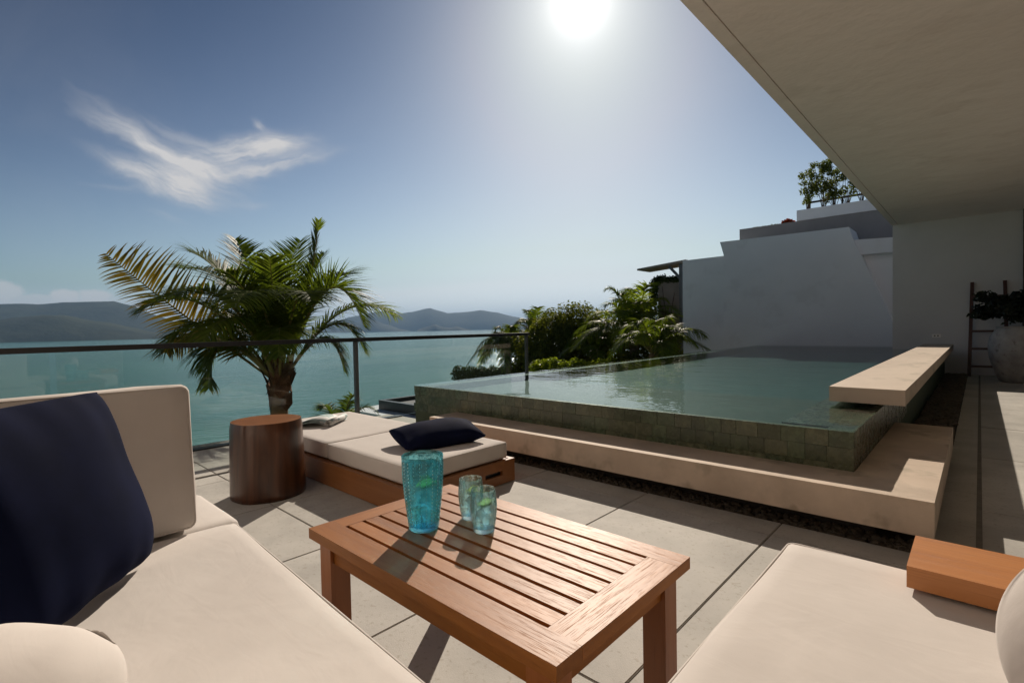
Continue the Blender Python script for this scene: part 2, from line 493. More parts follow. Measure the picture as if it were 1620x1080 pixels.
def sea_mat():
    m, g = newmat('sea_water')
    tc = g.n('ShaderNodeTexCoord')
    o = tc.outputs['Object']
    rot = g.n('ShaderNodeVectorRotate', rotation_type='Z_AXIS')
    g.put(rot.inputs['Vector'], o)
    rot.inputs['Angle'].default_value = R(20)
    sw = g.v('MULTIPLY', rot.outputs[0], (1.0, 0.42, 1.0))
    h1 = g.noise(sw, 0.16, 3.0, 0.55, 0.3)
    h2 = g.noise(sw, 0.9, 4.0, 0.6, 0.3)
    h = g.m('ADD', g.m('MULTIPLY', h1, 1.6), g.m('MULTIPLY', h2, 0.75))
    big = g.noise(g.v('MULTIPLY', rot.outputs[0], (1.0, 0.35, 1.0)), 0.006, 4.0, 0.55)
    mid = g.noise(sw, 0.05, 3.0, 0.6)
    c = g.ramp(g.m('ADD', g.m('MULTIPLY', big, 0.65), g.m('MULTIPLY', mid, 0.35)),
               ((0.35, (0.036, 0.155, 0.118)), (0.65, (0.072, 0.225, 0.170))))
    p = princ(g, c, 0.12, 0.5, bump(g, h, 0.6, 0.9), IOR=1.333)
    return finish(m, g, p.outputs[0])


sea_mat()


def pool_ripple(g):
    tc = g.n('ShaderNodeTexCoord')
    o = tc.outputs['Object']
    a = g.noise(g.v('MULTIPLY', o, (1.0, 1.5, 1.0)), 2.2, 2.0, 0.5, 0.2)
    b = g.noise(g.v('MULTIPLY', o, (1.3, 1.0, 1.0)), 9.0, 2.0, 0.5, 0.3)
    return bump(g, g.m('ADD', a, g.m('MULTIPLY', b, 0.22)), 0.09, 0.06)


clearmat('pool_water', (0.80, 0.93, 0.91), 1.333, 0.0, pool_ripple)
clearmat('rail_glass', (0.94, 0.975, 0.965), 1.48)
clearmat('window_glass', (0.35, 0.38, 0.38), 1.5)


def glassmat(name, tint, ior=1.45, rough=0.0, bscale=None, trans=0.25):
    m, g = newmat(name)
    p = princ(g, tint, rough, 0.5)
    p.inputs['Transmission Weight'].default_value = 1.0
    p.inputs['IOR'].default_value = ior
    if bscale:
        tc = g.n('ShaderNodeTexCoord')
        g.put(p.inputs['Normal'], bump(g, g.noise(tc.outputs['Object'], bscale, 2.0, 0.5), 0.2, 0.003))
    if trans:
        t = g.n('ShaderNodeBsdfTransparent')
        t.inputs[0].default_value = tuple(tint) + (1,)
        mx = g.n('ShaderNodeMixShader')
        mx.inputs[0].default_value = trans
        m.node_tree.links.new(p.outputs[0], mx.inputs[1])
        m.node_tree.links.new(t.outputs[0], mx.inputs[2])
        return finish(m, g, mx.outputs[0])
    return finish(m, g, p.outputs[0])


glassmat('blue_glass', (0.37, 0.84, 0.94), 1.42, bscale=45.0, trans=0.42)
glassmat('pale_glass', (0.72, 0.93, 0.97), 1.42, bscale=50.0, trans=0.42)
glassmat('drink', (0.95, 0.99, 0.99), 1.15, bscale=30.0, trans=0.65)
glassmat('ice', (0.98, 0.99, 1.0), 1.25, 0.35, bscale=60.0, trans=0.2)
pmat('bubble', (0.85, 0.9, 0.9), (0.9, 0.93, 0.93), 5.0, 0.15, 100.0, 0.0, 0.001, 0.8)

# ------------------------------------------------------------------ object helpers
OFF = {}


def tag(o, label=None, cat=None, group=None, kind=None):
    for k, v in (('label', label), ('category', cat), ('group', group), ('kind', kind)):
        if v:
            o[k] = v
    return o


def thing(name, label, cat, loc, group=None):
    o = bpy.data.objects.new(name, None)
    o.empty_display_size = 0.1
    col.objects.link(o)
    o.location = loc
    OFF[o] = Vector(loc)
    return tag(o, label, cat, group)


def link(name, me, parent=None, loc=None):
    o = bpy.data.objects.new(name, me)
    col.objects.link(o)
    base = OFF.get(parent, Vector((0, 0, 0)))
    if parent is not None:
        o.parent = parent
    if loc is not None:
        o.location = Vector(loc) - base
        OFF[o] = Vector(loc)
    else:
        OFF[o] = base.copy()
    return o


def obj(name, bm, mat, parent=None, bevel=0.0, seg=2, smooth=False, angle=None, origin=None):
    """mesh object from a bmesh in world coordinates"""
    if bevel:
        es = [e for e in bm.edges if len(e.link_faces) == 2 and e.calc_face_angle(0) > 0.5]
        bmesh.ops.bevel(bm, geom=es, offset=bevel, segments=seg, affect='EDGES', profile=0.6, clamp_overlap=True)
    base = Vector(origin) if origin is not None else OFF.get(parent, Vector((0, 0, 0)))
    bmesh.ops.translate(bm, verts=bm.verts, vec=-base)
    bmesh.ops.recalc_face_normals(bm, faces=bm.faces)
    me = bpy.data.meshes.new(name)
    bm.to_mesh(me)
    bm.free()
    me.materials.append(MATS[mat])
    if smooth:
        me.polygons.foreach_set('use_smooth', [True] * len(me.polygons))
        if angle:
            me.set_sharp_from_angle(angle=R(angle))
    return link(name, me, parent, origin)


def pyobj(name, verts, faces, mat, parent=None, smooth=False, origin=None):
    base = Vector(origin) if origin is not None else OFF.get(parent, Vector((0, 0, 0)))
    me = bpy.data.meshes.new(name)
    me.from_pydata([(x - base.x, y - base.y, z - base.z) for x, y, z in verts], [], faces)
    me.materials.append(MATS[mat])
    if smooth:
        me.polygons.foreach_set('use_smooth', [True] * len(me.polygons))
    me.update()
    return link(name, me, parent, origin)


def bx(bm, x0, x1, y0, y1, z0, z1):
    vs = [bm.verts.new(p) for p in ((x0, y0, z0), (x1, y0, z0), (x1, y1, z0), (x0, y1, z0),
                                    (x0, y0, z1), (x1, y0, z1), (x1, y1, z1), (x0, y1, z1))]
    for f in ((3, 2, 1, 0), (4, 5, 6, 7), (0, 1, 5, 4), (1, 2, 6, 5), (2, 3, 7, 6), (3, 0, 4, 7)):
        bm.faces.new([vs[i] for i in f])
    return bm


def box(*a):
    return bx(bmesh.new(), *a)


def prism_xz(poly, y0, y1):
    bm = bmesh.new()
    a = [bm.verts.new((x, y0, z)) for x, z in poly]
    b = [bm.verts.new((x, y1, z)) for x, z in poly]
    bm.faces.new(a)
    bm.faces.new(b[::-1])
    n = len(poly)
    for i in range(n):
        bm.faces.new((a[i], b[i], b[(i + 1) % n], a[(i + 1) % n]))
    return bm


def prism_xy(poly, z0, z1):
    bm = bmesh.new()
    a = [bm.verts.new((x, y, z0)) for x, y in poly]
    b = [bm.verts.new((x, y, z1)) for x, y in poly]
    bm.faces.new(a[::-1])
    bm.faces.new(b)
    n = len(poly)
    for i in range(n):
        bm.faces.new((a[i], a[(i + 1) % n], b[(i + 1) % n], b[i]))
    return bm


def lathe(profile, cx, cy, cz, n=48, flute=0, amp=0.0, fl_lo=0, fl_hi=99):
    """profile: list of (r, z); closed profile loops make a solid of revolution"""
    bm = bmesh.new()
    rings = []
    for k, (r, z) in enumerate(profile):
        if r < 1e-6:
            rings.append([bm.verts.new((cx, cy, cz + z))])
            continue
        ring = []
        for i in range(n):
            a = 2 * math.pi * i / n
            q = r
            if flute and fl_lo <= k <= fl_hi:
                q += amp * math.cos(flute * a)
            ring.append(bm.verts.new((cx + q * math.cos(a), cy + q * math.sin(a), cz + z)))
        rings.append(ring)
    for a, b in zip(rings, rings[1:]):
        for i in range(n):
            j = (i + 1) % n
            if len(a) == 1 and len(b) == 1:
                continue
            if len(a) == 1:
                bm.faces.new((a[0], b[i], b[j]))
            elif len(b) == 1:
                bm.faces.new((a[i], b[0], a[j]))
            else:
                bm.faces.new((a[i], b[i], b[j], a[j]))
    return bm


def tube_data(pts, radii, n=8, cap=True):
    verts, faces = [], []
    pts = [Vector(p) for p in pts]
    up = Vector((0, 0, 1))
    prev = None
    for k, p in enumerate(pts):
        t = (pts[min(k + 1, len(pts) - 1)] - pts[max(k - 1, 0)]).normalized()
        if prev is None:
            s = t.cross(up)
            if s.length < 1e-3:
                s = t.cross(Vector((1, 0, 0)))
        else:
            s = prev - t * prev.dot(t)
        s.normalize()
        prev = s
        w = s.cross(t)
        for i in range(n):
            a = 2 * math.pi * i / n
            verts.append(p + (s * math.cos(a) + w * math.sin(a)) * radii[k])
    for k in range(len(pts) - 1):
        for i in range(n):
            j = (i + 1) % n
            faces.append((k * n + i, k * n + j, (k + 1) * n + j, (k + 1) * n + i))
    if cap:
        faces.append(tuple(range(n))[::-1])
        faces.append(tuple((len(pts) - 1) * n + i for i in range(n)))
    return [tuple(v) for v in verts], faces


def rounded_box(cx, cy, cz, hx, hy, hz, r, n=14, puff=0.0, seed=0, wr=0.0, wscale=3.0):
    """soft upholstery block with rounded edges, a slight crown and small unevenness"""
    bm = bmesh.new()
    bmesh.ops.create_cube(bm, size=2.0)
    bmesh.ops.subdivide_edges(bm, edges=bm.edges[:], cuts=n, use_grid_fill=True)
    H = (hx, hy, hz)
    off = Vector((seed * 7.3, seed * 3.1, seed * 1.7))
    for v in bm.verts:
        q = []
        for i in range(3):
            # concentrate the grid lines towards the edges
            s = v.co[i]
            s = math.copysign(1 - (1 - abs(s)) ** 1.6, s)
            q.append(s * H[i])
        inner = Vector([max(-(H[i] - r), min(H[i] - r, q[i])) for i in range(3)])
        dlt = Vector(q) - inner
        p = inner + (dlt.normalized() * r if dlt.length > 1e-6 else dlt)
        if dlt.length <= 1e-6:
            p = Vector(q)
        u, w = p.x / hx, p.y / hy
        p.z += puff * (1 - u * u) * (1 - w * w) * (1 if p.z > 0 else -0.2)
        if wr:
            nn = noise.noise(p * wscale + off) + 0.5 * noise.noise(p * wscale * 2.7 + off)
            p += (dlt.normalized() if dlt.length > 1e-6 else Vector((0, 0, 0))) * nn * wr
        v.co = p + Vector((cx, cy, cz))
    return bm


def pillow(center, rot, hx, hy, T, seed=0, n=36, c=0.09, wr=0.012, power=0.45, disc=0.0):
    bm = bmesh.new()
    M = Matrix.Translation(center) @ rot.to_4x4()
    off = Vector((seed * 5.1, seed * 2.3, seed))
    grid = {}
    for side in (1, -1):
        for i in range(n + 1):
            for j in range(n + 1):
                u, v = -1 + 2 * i / n, -1 + 2 * j / n
                u = math.copysign(1 - (1 - abs(u)) ** 1.4, u)
                v = math.copysign(1 - (1 - abs(v)) ** 1.4, v)
                edge = i in (0, n) or j in (0, n)
                if edge and side == -1:
                    grid[(side, i, j)] = grid[(1, i, j)]
                    continue
                x = hx * u * (1 - c * (1 - v * v)) * (1 - disc * (1 - math.sqrt(1 - v * v / 2)))
                y = hy * v * (1 - c * (1 - u * u)) * (1 - disc * (1 - math.sqrt(1 - u * u / 2)))
                t = ((1 - u * u) * (1 - v * v)) ** power
                # folds run from the corners and the seams inwards
                nn = noise.noise(Vector((x * 5, y * 5, side * 3)) + off) * (0.4 + 0.6 * (1 - t))
                nn += 0.6 * noise.noise(Vector((x * 14, y * 4, side * 5)) + off) * (1 - t)
                z = side * T * t + wr * nn * (1 if t > 0.02 else 0.2)
                grid[(side, i, j)] = bm.verts.new(M @ Vector((x, y, z)))
    for side in (1, -1):
        for i in range(n):
            for j in range(n):
                q = [grid[(side, i, j)], grid[(side, i + 1, j)], grid[(side, i + 1, j + 1)], grid[(side, i, j + 1)]]
                bm.faces.new(q if side == 1 else q[::-1])
    return bm


def piping_bm(cx, cy, cz, hx, hy, hz, r, rad=0.0032, side=1, axis=2):
    """welt cord round the upper edge of an upholstery block"""
    c = r * 0.2929
    a_, b_ = (hx, hy) if axis == 2 else (hy, hz)
    top = (hz if axis == 2 else hx) - c
    pts = []
    for (sx, sy, a0) in ((1, 1, 0), (-1, 1, 90), (-1, -1, 180), (1, -1, 270)):
        for k in range(5):
            a = R(a0 + 90 * k / 4)
            pts.append((sx * (a_ - r) + math.cos(a) * (r - c), sy * (b_ - r) + math.sin(a) * (r - c)))
    n, m = len(pts), 6
    bm = bmesh.new()
    rings = []
    for i, (u, v) in enumerate(pts):
        u0, v0 = pts[i - 1]
        u1, v1 = pts[(i + 1) % n]
        t = Vector((u1 - u0, v1 - v0)).normalized()
        nn = Vector((t.y, -t.x))
        ring = []
        for j in range(m):
            b = 2 * math.pi * j / m
            q = (u + nn.x * math.cos(b) * rad, v + nn.y * math.cos(b) * rad, side * top + math.sin(b) * rad)
            p = (q[0], q[1], q[2]) if axis == 2 else (q[2], q[0], q[1])
            ring.append(bm.verts.new((cx + p[0], cy + p[1], cz + p[2])))
        rings.append(ring)
    for i in range(n):
        P_, Q_ = rings[i], rings[(i + 1) % n]
        for j in range(m):
            bm.faces.new((P_[j], P_[(j + 1) % m], Q_[(j + 1) % m], Q_[j]))
    return bm


def bezier(p0, p1, p2, t):
    return p0 * (1 - t) ** 2 + p1 * 2 * t * (1 - t) + p2 * t * t


# ------------------------------------------------------------------ far setting: sea, hills, slope
def build_sea():
    n = 96
    radii = [0.0, 60, 200, 600, 2000, 6000, 14500]
    verts = [(0, 0, -18.0)]
    faces = []
    for r in radii[1:]:
        for i in range(n):
            a = 2 * math.pi * i / n
            verts.append((r * math.cos(a), r * math.sin(a), -18.0))
    for i in range(n):
        faces.append((0, 1 + i, 1 + (i + 1) % n))
    for k in range(len(radii) - 2):
        for i in range(n):
            a, b = 1 + k * n, 1 + (k + 1) * n
            faces.append((a + i, b + i, b + (i + 1) % n, a + (i + 1) % n))
    tag(pyobj('sea', verts, faces, 'sea_water'), kind='structure')


def build_hill(name, prof, D, depth, rough, seed):
    """ridge seen across the bay: prof lists (bearing from +Y towards -X in degrees, crest height)"""
    fine = []
    for (a0, h0), (a1, h1) in zip(prof, prof[1:]):
        k = max(2, int(abs(a1 - a0) * D * math.pi / 180 / (depth * 0.035)))
        for i in range(k):
            t = i / k
            s = t * t * (3 - 2 * t) * 0.5 + t * 0.5
            fine.append((a0 + (a1 - a0) * t, h0 + (h1 - h0) * s))
    fine.append(prof[-1])
    rows = 26
    verts, faces = [], []
    for a, h in fine:
        for j in range(rows):
            s = j / (rows - 1)
            rr = D - depth * 0.5 + depth * s
            x, y = -math.sin(R(a)) * rr, math.cos(R(a)) * rr
            f = math.sin(math.pi * min(1, max(0, s))) ** 0.8
            nn = noise.fractal(Vector((x, y, seed * 100)) / (depth * 0.16), 1.0, 2.1, 5)
            ridge = noise.ridged_multi_fractal(Vector((x, y, seed * 50)) / (depth * 0.22), 1.0, 2.0, 4, 1.0, 2.0)
            z = (h + 18) * f + rough * (nn * 0.6 + (ridge - 1.6) * 0.45) * f * min(1.0, (h + 18) / (rough * 4 + 1)) - 19.5
            verts.append((x, y, z))
    for i in range(len(fine) - 1):
        for j in range(rows - 1):
            a = i * rows + j
            faces.append((a, a + 1, a + rows + 1, a + rows))
    tag(pyobj(name, verts, faces, 'far_hill', smooth=True), kind='structure')


build_sea()
build_hill('hills', [(100, 120), (94, 190), (90.95, 208), (88.24, 234), (87.16, 241), (86.04, 238), (84.47, 259), (82.39, 272), (81.09, 274),
                     (79.75, 237), (78.37, 182), (76.45, 109), (73.91, 21), (73, -18)], 5000, 1900, 26, 1)
build_hill('hills', [(98, 40), (90.98, 75), (88.28, 86), (86.82, 100), (85.68, 107), (84.5, 106), (83.29, 88), (82.02, 72),
                     (80.27, 50), (77.95, 15), (76.98, -2), (75.5, -18)], 3200, 900, 12, 2)
build_hill('hills', [(69, -18), (65.96, 12), (62.83, 130), (60.23, 252), (57.56, 335), (56.55, 344), (55.26, 298), (54.02, 317), (52.06, 380),
                     (51.09, 334), (50.11, 287), (48.26, 293), (46.4, 334), (44.55, 283), (42.83, 211), (39.97, 112), (36.42, 11),
                     (34, -18)], 9000, 2600, 20, 3)
build_hill('hills', [(63, -18), (61.57, 8), (59.59, 138), (58.19, 153), (56.59, 77), (55.31, 19), (54.0, -18)], 7400, 1100, 14, 4)
build_hill('hills', [(53.6, -18), (53.38, 4), (52.46, 35), (51.55, 65), (50.64, 31), (49.86, 21), (49.08, 36), (48.23, 5), (47.2, -18)], 6300, 420, 6, 5)


def seg_dist(px, py, poly):
    inside = False
    best = 1e9
    n = len(poly)
    for i in range(n):
        x0, y0 = poly[i]
        x1, y1 = poly[(i + 1) % n]
        if (y0 > py) != (y1 > py) and px < (x1 - x0) * (py - y0) / (y1 - y0) + x0:
            inside = not inside
        dx, dy = x1 - x0, y1 - y0
        t = max(0, min(1, ((px - x0) * dx + (py - y0) * dy) / (dx * dx + dy * dy)))
        best = min(best, math.hypot(px - x0 - dx * t, py - y0 - dy * t))
    return -best if inside else best


def build_slope():
    poly = [(-6.5, 14.0), (-13, 14.5), (-19.0, 17.2), (-21.5, 21.5), (-24, 40), (-12, 60), (40, 60), (40, -30), (-3, -30), (-3, 14)]
    verts, faces = [], []
    xs = [-52 + i * 1.6 for i in range(60)]
    ys = [-32 + i * 1.6 for i in range(60)]
    for x in xs:
        for y in ys:
            d = seg_dist(x, y, poly)
            nn = noise.fractal(Vector((x, y, 0)) / 5.0, 1.0, 2.0, 4)
            z = -2.6 + 0.35 * nn - (0 if d < 0 else d * 0.95)
            verts.append((x, y, max(z, -20.0)))
    m = len(ys)
    for i in range(len(xs) - 1):
        for j in range(m - 1):
            a = i * m + j
            faces.append((a, a + m, a + m + 1, a + 1))
    tag(pyobj('hillside', verts, faces, 'hill_ground', smooth=True), kind='structure')


build_slope()

# ------------------------------------------------------------------ terrace floor
terrace = tag(obj('terrace_floor', prism_xy([(-5.42, -4), (2.6, -4), (2.6, 13.3), (-0.163, 13.3), (-0.163, 2.95), (-4.51, 2.95), (-4.51, 3.68), (-5.42, 3.68)], -0.45, -0.007), 'grout'),
              kind='structure')
SLABS = {}


def slab(x0, x1, y0, y1, g=0.003, top=0.0, mat='paving', parent=terrace, name='paving_slab'):
    sx, sy = round(x1 - x0 - 2 * g, 4), round(y1 - y0 - 2 * g, 4)
    if sx < 0.02 or sy < 0.02:
        return
    key = (sx, sy, mat)
    if key not in SLABS:
        bm = box(-sx / 2, sx / 2, -sy / 2, sy / 2, -0.06, 0.0)
        es = [e for e in bm.edges if all(v.co.z > -0.01 for v in e.verts)]
        bmesh.ops.bevel(bm, geom=es, offset=0.003, segments=2, affect='EDGES')
        me = bpy.data.meshes.new(name)
        bm.to_mesh(me)
        bm.free()
        me.materials.append(MATS[mat])
        SLABS[key] = me
    o = link(name, SLABS[key], parent, ((x0 + x1) / 2, (y0 + y1) / 2, top))
    return o


rs = random.Random(4)
gx = [-5.40, -4.80, -4.31]
gx2 = [-4.27, -4.065, -3.235, -2.40, -1.567, -0.778, 0.012, 0.80, 1.60, 2.55]
gy = [-3.2, -1.74, -0.24, 1.26, 2.745, 2.95]
for xa in (gx, gx2):
    for a, b in zip(xa, xa[1:]):
        for c_, d_ in zip(gy, gy[1:]):
            slab(a, b, c_, d_, top=rs.uniform(-0.0012, 0.0012))
rx = [0.012, 0.80, 1.60, 2.55]
ry = [2.95, 3.85, 5.35, 6.85, 8.35, 9.85, 11.35, 12.85, 13.29]
for a, b in zip(rx, rx[1:]):
    for c_, d_ in zip(ry, ry[1:]):
        slab(a, b, c_, d_, top=rs.uniform(-0.0012, 0.0012))
# narrow edging stones between the slot drain and the pebble strip
for a, b in ((-5.40, -4.80), (-4.80, -4.512)):
    slab(a, b, 2.95, 3.67)
ey = [2.95, 4.2, 5.6, 7.2, 8.8, 10.4, 12.0, 13.29]
for c_, d_ in zip(ey, ey[1:]):
    slab(-0.163, -0.007, c_, d_, g=0.002, top=0.0, mat='paving')

# pebbles in the drainage channel and beside the pool: loose stones on a dark bed
tag(obj('channel_bed', box(-4.49, -0.164, 2.951, 5.0, -0.40, -0.045), 'screed'), kind='structure')


def pebbles(name, label, x0, x1, y0, y1, z, n, smin, smax, seed):
    rr = random.Random(seed)
    verts, faces = [], []
    base = [(1, 0, 0), (-1, 0, 0), (0, 1, 0), (0, -1, 0), (0, 0, 1), (0, 0, -1)]
    tri = [(0, 2, 4), (2, 1, 4), (1, 3, 4), (3, 0, 4), (2, 0, 5), (1, 2, 5), (3, 1, 5), (0, 3, 5)]
    bm = bmesh.new()
    bmesh.ops.create_icosphere(bm, subdivisions=1, radius=1.0)
    bv = [v.co.copy() for v in bm.verts]
    bf = [tuple(v.index for v in f.verts) for f in bm.faces]
    bm.free()
    for _ in range(n):
        c = Vector((rr.uniform(x0, x1), rr.uniform(y0, y1), z + rr.uniform(-0.006, 0.010)))
        s = rr.uniform(smin, smax)
        M = Euler((rr.uniform(-.5, .5), rr.uniform(-.5, .5), rr.uniform(0, 6.3))).to_matrix() @ Matrix.Diagonal((s * rr.uniform(.9, 1.5), s, s * rr.uniform(.5, .8)))
        k = len(verts)
        verts += [tuple(c + M @ p) for p in bv]
        faces += [tuple(i + k for i in f) for f in bf]
    o = pyobj(name, verts, faces, 'pebble', smooth=True)
    tag(o, label, 'pebbles', kind='stuff')


pebbles('channel_pebbles', 'dark brown pebbles in the slot below the concrete pool ledge', -3.9, -0.18, 2.965, 3.19, -0.035, 2600, 0.012, 0.022, 1)
pebbles('pebble_strip', 'brown pebble strip beside the pool wall under the long bench', -0.485, -0.18, 5.02, 13.27, 0.0, 5200, 0.012, 0.026, 2)
tag(obj('pebble_bed', box(-0.498, -0.164, 5.001, 13.29, -0.4, -0.012), 'screed'), kind='structure')

# ------------------------------------------------------------------ pool
ZW = 0.48
PX0, PX1, PY0, PY1 = -4.50, -0.50, 3.26, 14.79
pool = thing('swimming_pool', 'raised infinity pool clad in small green stone tiles', 'pool', (-2.8, 9.0, -0.3))
T = 0.012   # cladding thickness
sh = bmesh.new()
bx(sh, PX0 + T, PX1 - T, PY0 + T, PY0 + 0.12, -0.45, ZW - 0.020)                # front wall
bx(sh, PX0 + T, PX0 + 0.16, PY0 + 0.12, PY1, -3.0, ZW - 0.020)                 # sea wall
bx(sh, PX1 - 0.40, PX1 - T, PY0 + 0.12, PY1, -0.45, ZW - 0.020)               # bench-side wall
bx(sh, PX0 + 0.16, PX1 - 0.40, PY1 - 0.10, PY1, -0.9, ZW - 0.030)
obj('pool_wall', sh, 'pool_shell', pool)
fl = bmesh.new()
bx(fl, PX0 + 0.16, PX1 - 0.40, PY0 + 0.12, 5.0, -0.9, 0.398)                   # shallow shelf
obj('entry_shelf', fl, 'pool_shelf', pool, bevel=0.01)
obj('pool_floor', box(PX0 + 0.16, PX1 - 0.40, 5.001, PY1 - 0.10, -1.2, 0.345), 'pool_floor', pool)
wa, wb, wc, wd_ = PX0 + 0.005, PX1 - 0.005, PY0 + 0.005, PY1 - 0.005
pyobj('water_surface', [(wa, wc, ZW), (wb, wc, ZW), (wb, wd_, ZW), (wa, wd_, ZW)], [(0, 1, 2, 3)], 'pool_water', pool)
TILE = {}


def tile(sx, sy, sz, loc):
    key = (round(sx, 3), round(sy, 3), round(sz, 3))
    if key not in TILE:
        bm = box(-sx / 2, sx / 2, -sy / 2, sy / 2, -sz / 2, sz / 2)
        bmesh.ops.bevel(bm, geom=bm.edges[:], offset=0.0008, segments=1, affect='EDGES')
        me = bpy.data.meshes.new('stone_tile')
        bm.to_mesh(me)
        bm.free()
        me.materials.append(MATS['green_tile'])
        TILE[key] = me
    link('stone_tile', TILE[key], pool, loc)


rt = random.Random(11)
rows = ((0.3845, 0.475), (0.2930, 0.3835), (0.205, 0.2920))
for k, (z0, z1) in enumerate(rows):
    x = PX1 - 0.0005
    i = 0
    while x > PX0 + 0.02:
        w = min(rt.choice((0.092, 0.104, 0.108, 0.118, 0.128)), x - PX0)
        if w > 0.03:
            tile(w - 0.0012, T, z1 - z0, (x - w / 2, PY0 + T / 2 - 0.0005 + rt.uniform(-0.0012, 0.0012), (z0 + z1) / 2))
        x -= w
    y = PY0 + T + 0.001
    while y < 5.9:
        tile(T, 0.098, z1 - z0, (PX1 - T / 2 + rt.uniform(-0.0012, 0.0012), y + 0.05, (z0 + z1) / 2))
        y += 0.100
# rim tiles just under the water by the bench corner
for i in range(3):
    for j in range(16):
        if i == 0 or j > 0:
            tile(0.126, 0.126, 0.008, (PX1 - T - 0.066 - i * 0.128, PY0 + T + 0.066 + j * 0.128, ZW - 0.0155))

# concrete ledge round the pool, L-shaped
ledge_poly = [(-3.79, 2.92), (-0.145, 2.92), (-0.145, 5.07), (PX1 + 0.002, 5.07), (PX1 + 0.002, PY0 - 0.002), (-3.79, PY0 - 0.002)]
lb = prism_xy(ledge_poly, 0.095, 0.26)
tag(obj('pool_ledge', lb, 'concrete', bevel=0.007, seg=2), 'low beige concrete ledge wrapping the near corner of the pool', 'ledge')
tag(obj('ledge_plinth', prism_xy([(-3.74, 3.20), (-0.40, 3.20), (-0.40, 5.0), (-0.497, 5.0), (-0.497, 3.258), (-3.74, 3.258)], -0.44, 0.0945), 'screed'),
    kind='structure')

# cantilevered bench
bench = thing('concrete_bench', 'long beige concrete bench slab overhanging the right edge of the pool', 'bench', (-0.58, 8.4, 0.48))
obj('seat_slab', box(-0.800, -0.362, 4.24, 12.66, 0.507, 0.613), 'bench_concrete', bench, bevel=0.006)
obj('support_wall', box(-0.70, -0.54, 5.0, 12.5, 0.482, 0.5065), 'concrete', bench)

# ------------------------------------------------------------------ house
house = thing('house', 'white plastered house with wide flat overhanging roof above the pool', 'house', (1.5, 8.0, 0))
roof = obj('roof_slab', box(-1.368, 6.0, -2.449, 13.7, 3.110, 3.50), 'plaster', house)
sf = bmesh.new()
bx(sf, -1.368, -1.270, -2.449, 13.3, 3.0845, 3.1099)
bx(sf, -1.260, 6.0, -2.449, 13.3, 3.0845, 3.1099)
obj('soffit', sf, 'plaster', roof)
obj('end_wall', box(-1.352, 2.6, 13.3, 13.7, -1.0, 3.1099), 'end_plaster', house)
fw = bmesh.new()
bx(fw, 2.6, 2.9, -6.0, -2.0, -0.3, 3.084)
bx(fw, 2.6, 2.9, 0.6, 2.2, -0.3, 3.084)
bx(fw, 2.6, 2.9, 6.2, 7.6, -0.3, 3.084)
bx(fw, 2.6, 2.9, 11.4, 13.299, -0.3, 3.084)
bx(fw, 2.6, 2.9, -2.0, 0.6, 2.5, 3.084)
bx(fw, 2.6, 2.9, 2.2, 6.2, 2.5, 3.084)
bx(fw, 2.6, 2.9, 7.6, 11.4, 2.5, 3.084)
obj('facade_wall', fw, 'plaster', house)
obj('room_wall', box(5.6, 5.9, -6.0, 13.3, -0.3, 3.084), 'taupe_wall', house)
obj('room_floor', box(2.62, 5.6, -6.0, 13.3, -0.3, -0.02), 'paving', house)
for (y0, y1) in ((-2.0, 0.6), (2.2, 6.2), (7.6, 11.4)):
    n = 2 if y1 - y0 < 3 else 3
    w = (y1 - y0) / n
    for k in range(n):
        a, b = y0 + k * w, y0 + (k + 1) * w
        fr = bmesh.new()
        bx(fr, 2.70, 2.75, a + 0.001, a + 0.06, 0.0, 2.499)
        bx(fr, 2.70, 2.75, b - 0.06, b - 0.001, 0.0, 2.499)
        bx(fr, 2.70, 2.75, a + 0.06, b - 0.06, 0.0, 0.06)
        bx(fr, 2.70, 2.75, a + 0.06, b - 0.06, 2.43, 2.499)
        f = obj('sliding_door', fr, 'dark_metal', house)
        obj('pane', box(2.715, 2.725, a + 0.06, b - 0.06, 0.06, 2.43), 'window_glass', f)
wg = bmesh.new()  # unseen wall added behind the camera to bounce sunlight into the shade
bx(wg, -5.6, -4.3, -2.75, -2.45, -0.3, 6.4)
bx(wg, -2.9, 1.6, -2.75, -2.45, -0.3, 6.4)
bx(wg, -4.3, -2.9, -2.75, -2.45, 2.3, 6.4)
obj('bounce_wall', wg, 'plaster', house)
obj('bounce_wall_door', box(-4.3, -2.9, -2.67, -2.63, 0.0, 2.3), 'dark_metal', house)  # door leaf closing the opening in the added bounce wall
dr = bmesh.new()
bx(dr, 0.581, 0.665, 13.23, 13.298, 0.001, 3.083)
obj('door_frame', dr, 'dark_metal', house)

# wall socket above the bench
so = thing('wall_socket', 'small pale socket plate on the wall above the far end of the bench', 'socket', (-0.64, 13.298, 0.76))
obj('plate', box(-0.708, -0.572, 13.262, 13.299, 0.726, 0.792), 'socket_plastic', so, bevel=0.004)
for dx in (-0.665, -0.615):
    obj('outlet', box(dx - 0.011, dx + 0.011, 13.258, 13.2619, 0.746, 0.772), 'dark_metal', so)

# ladder leaning against the end wall
lad = thing('wooden_ladder', 'dark red wooden ladder leaning against the white end wall', 'ladder', (0.1, 12.95, 0.0))


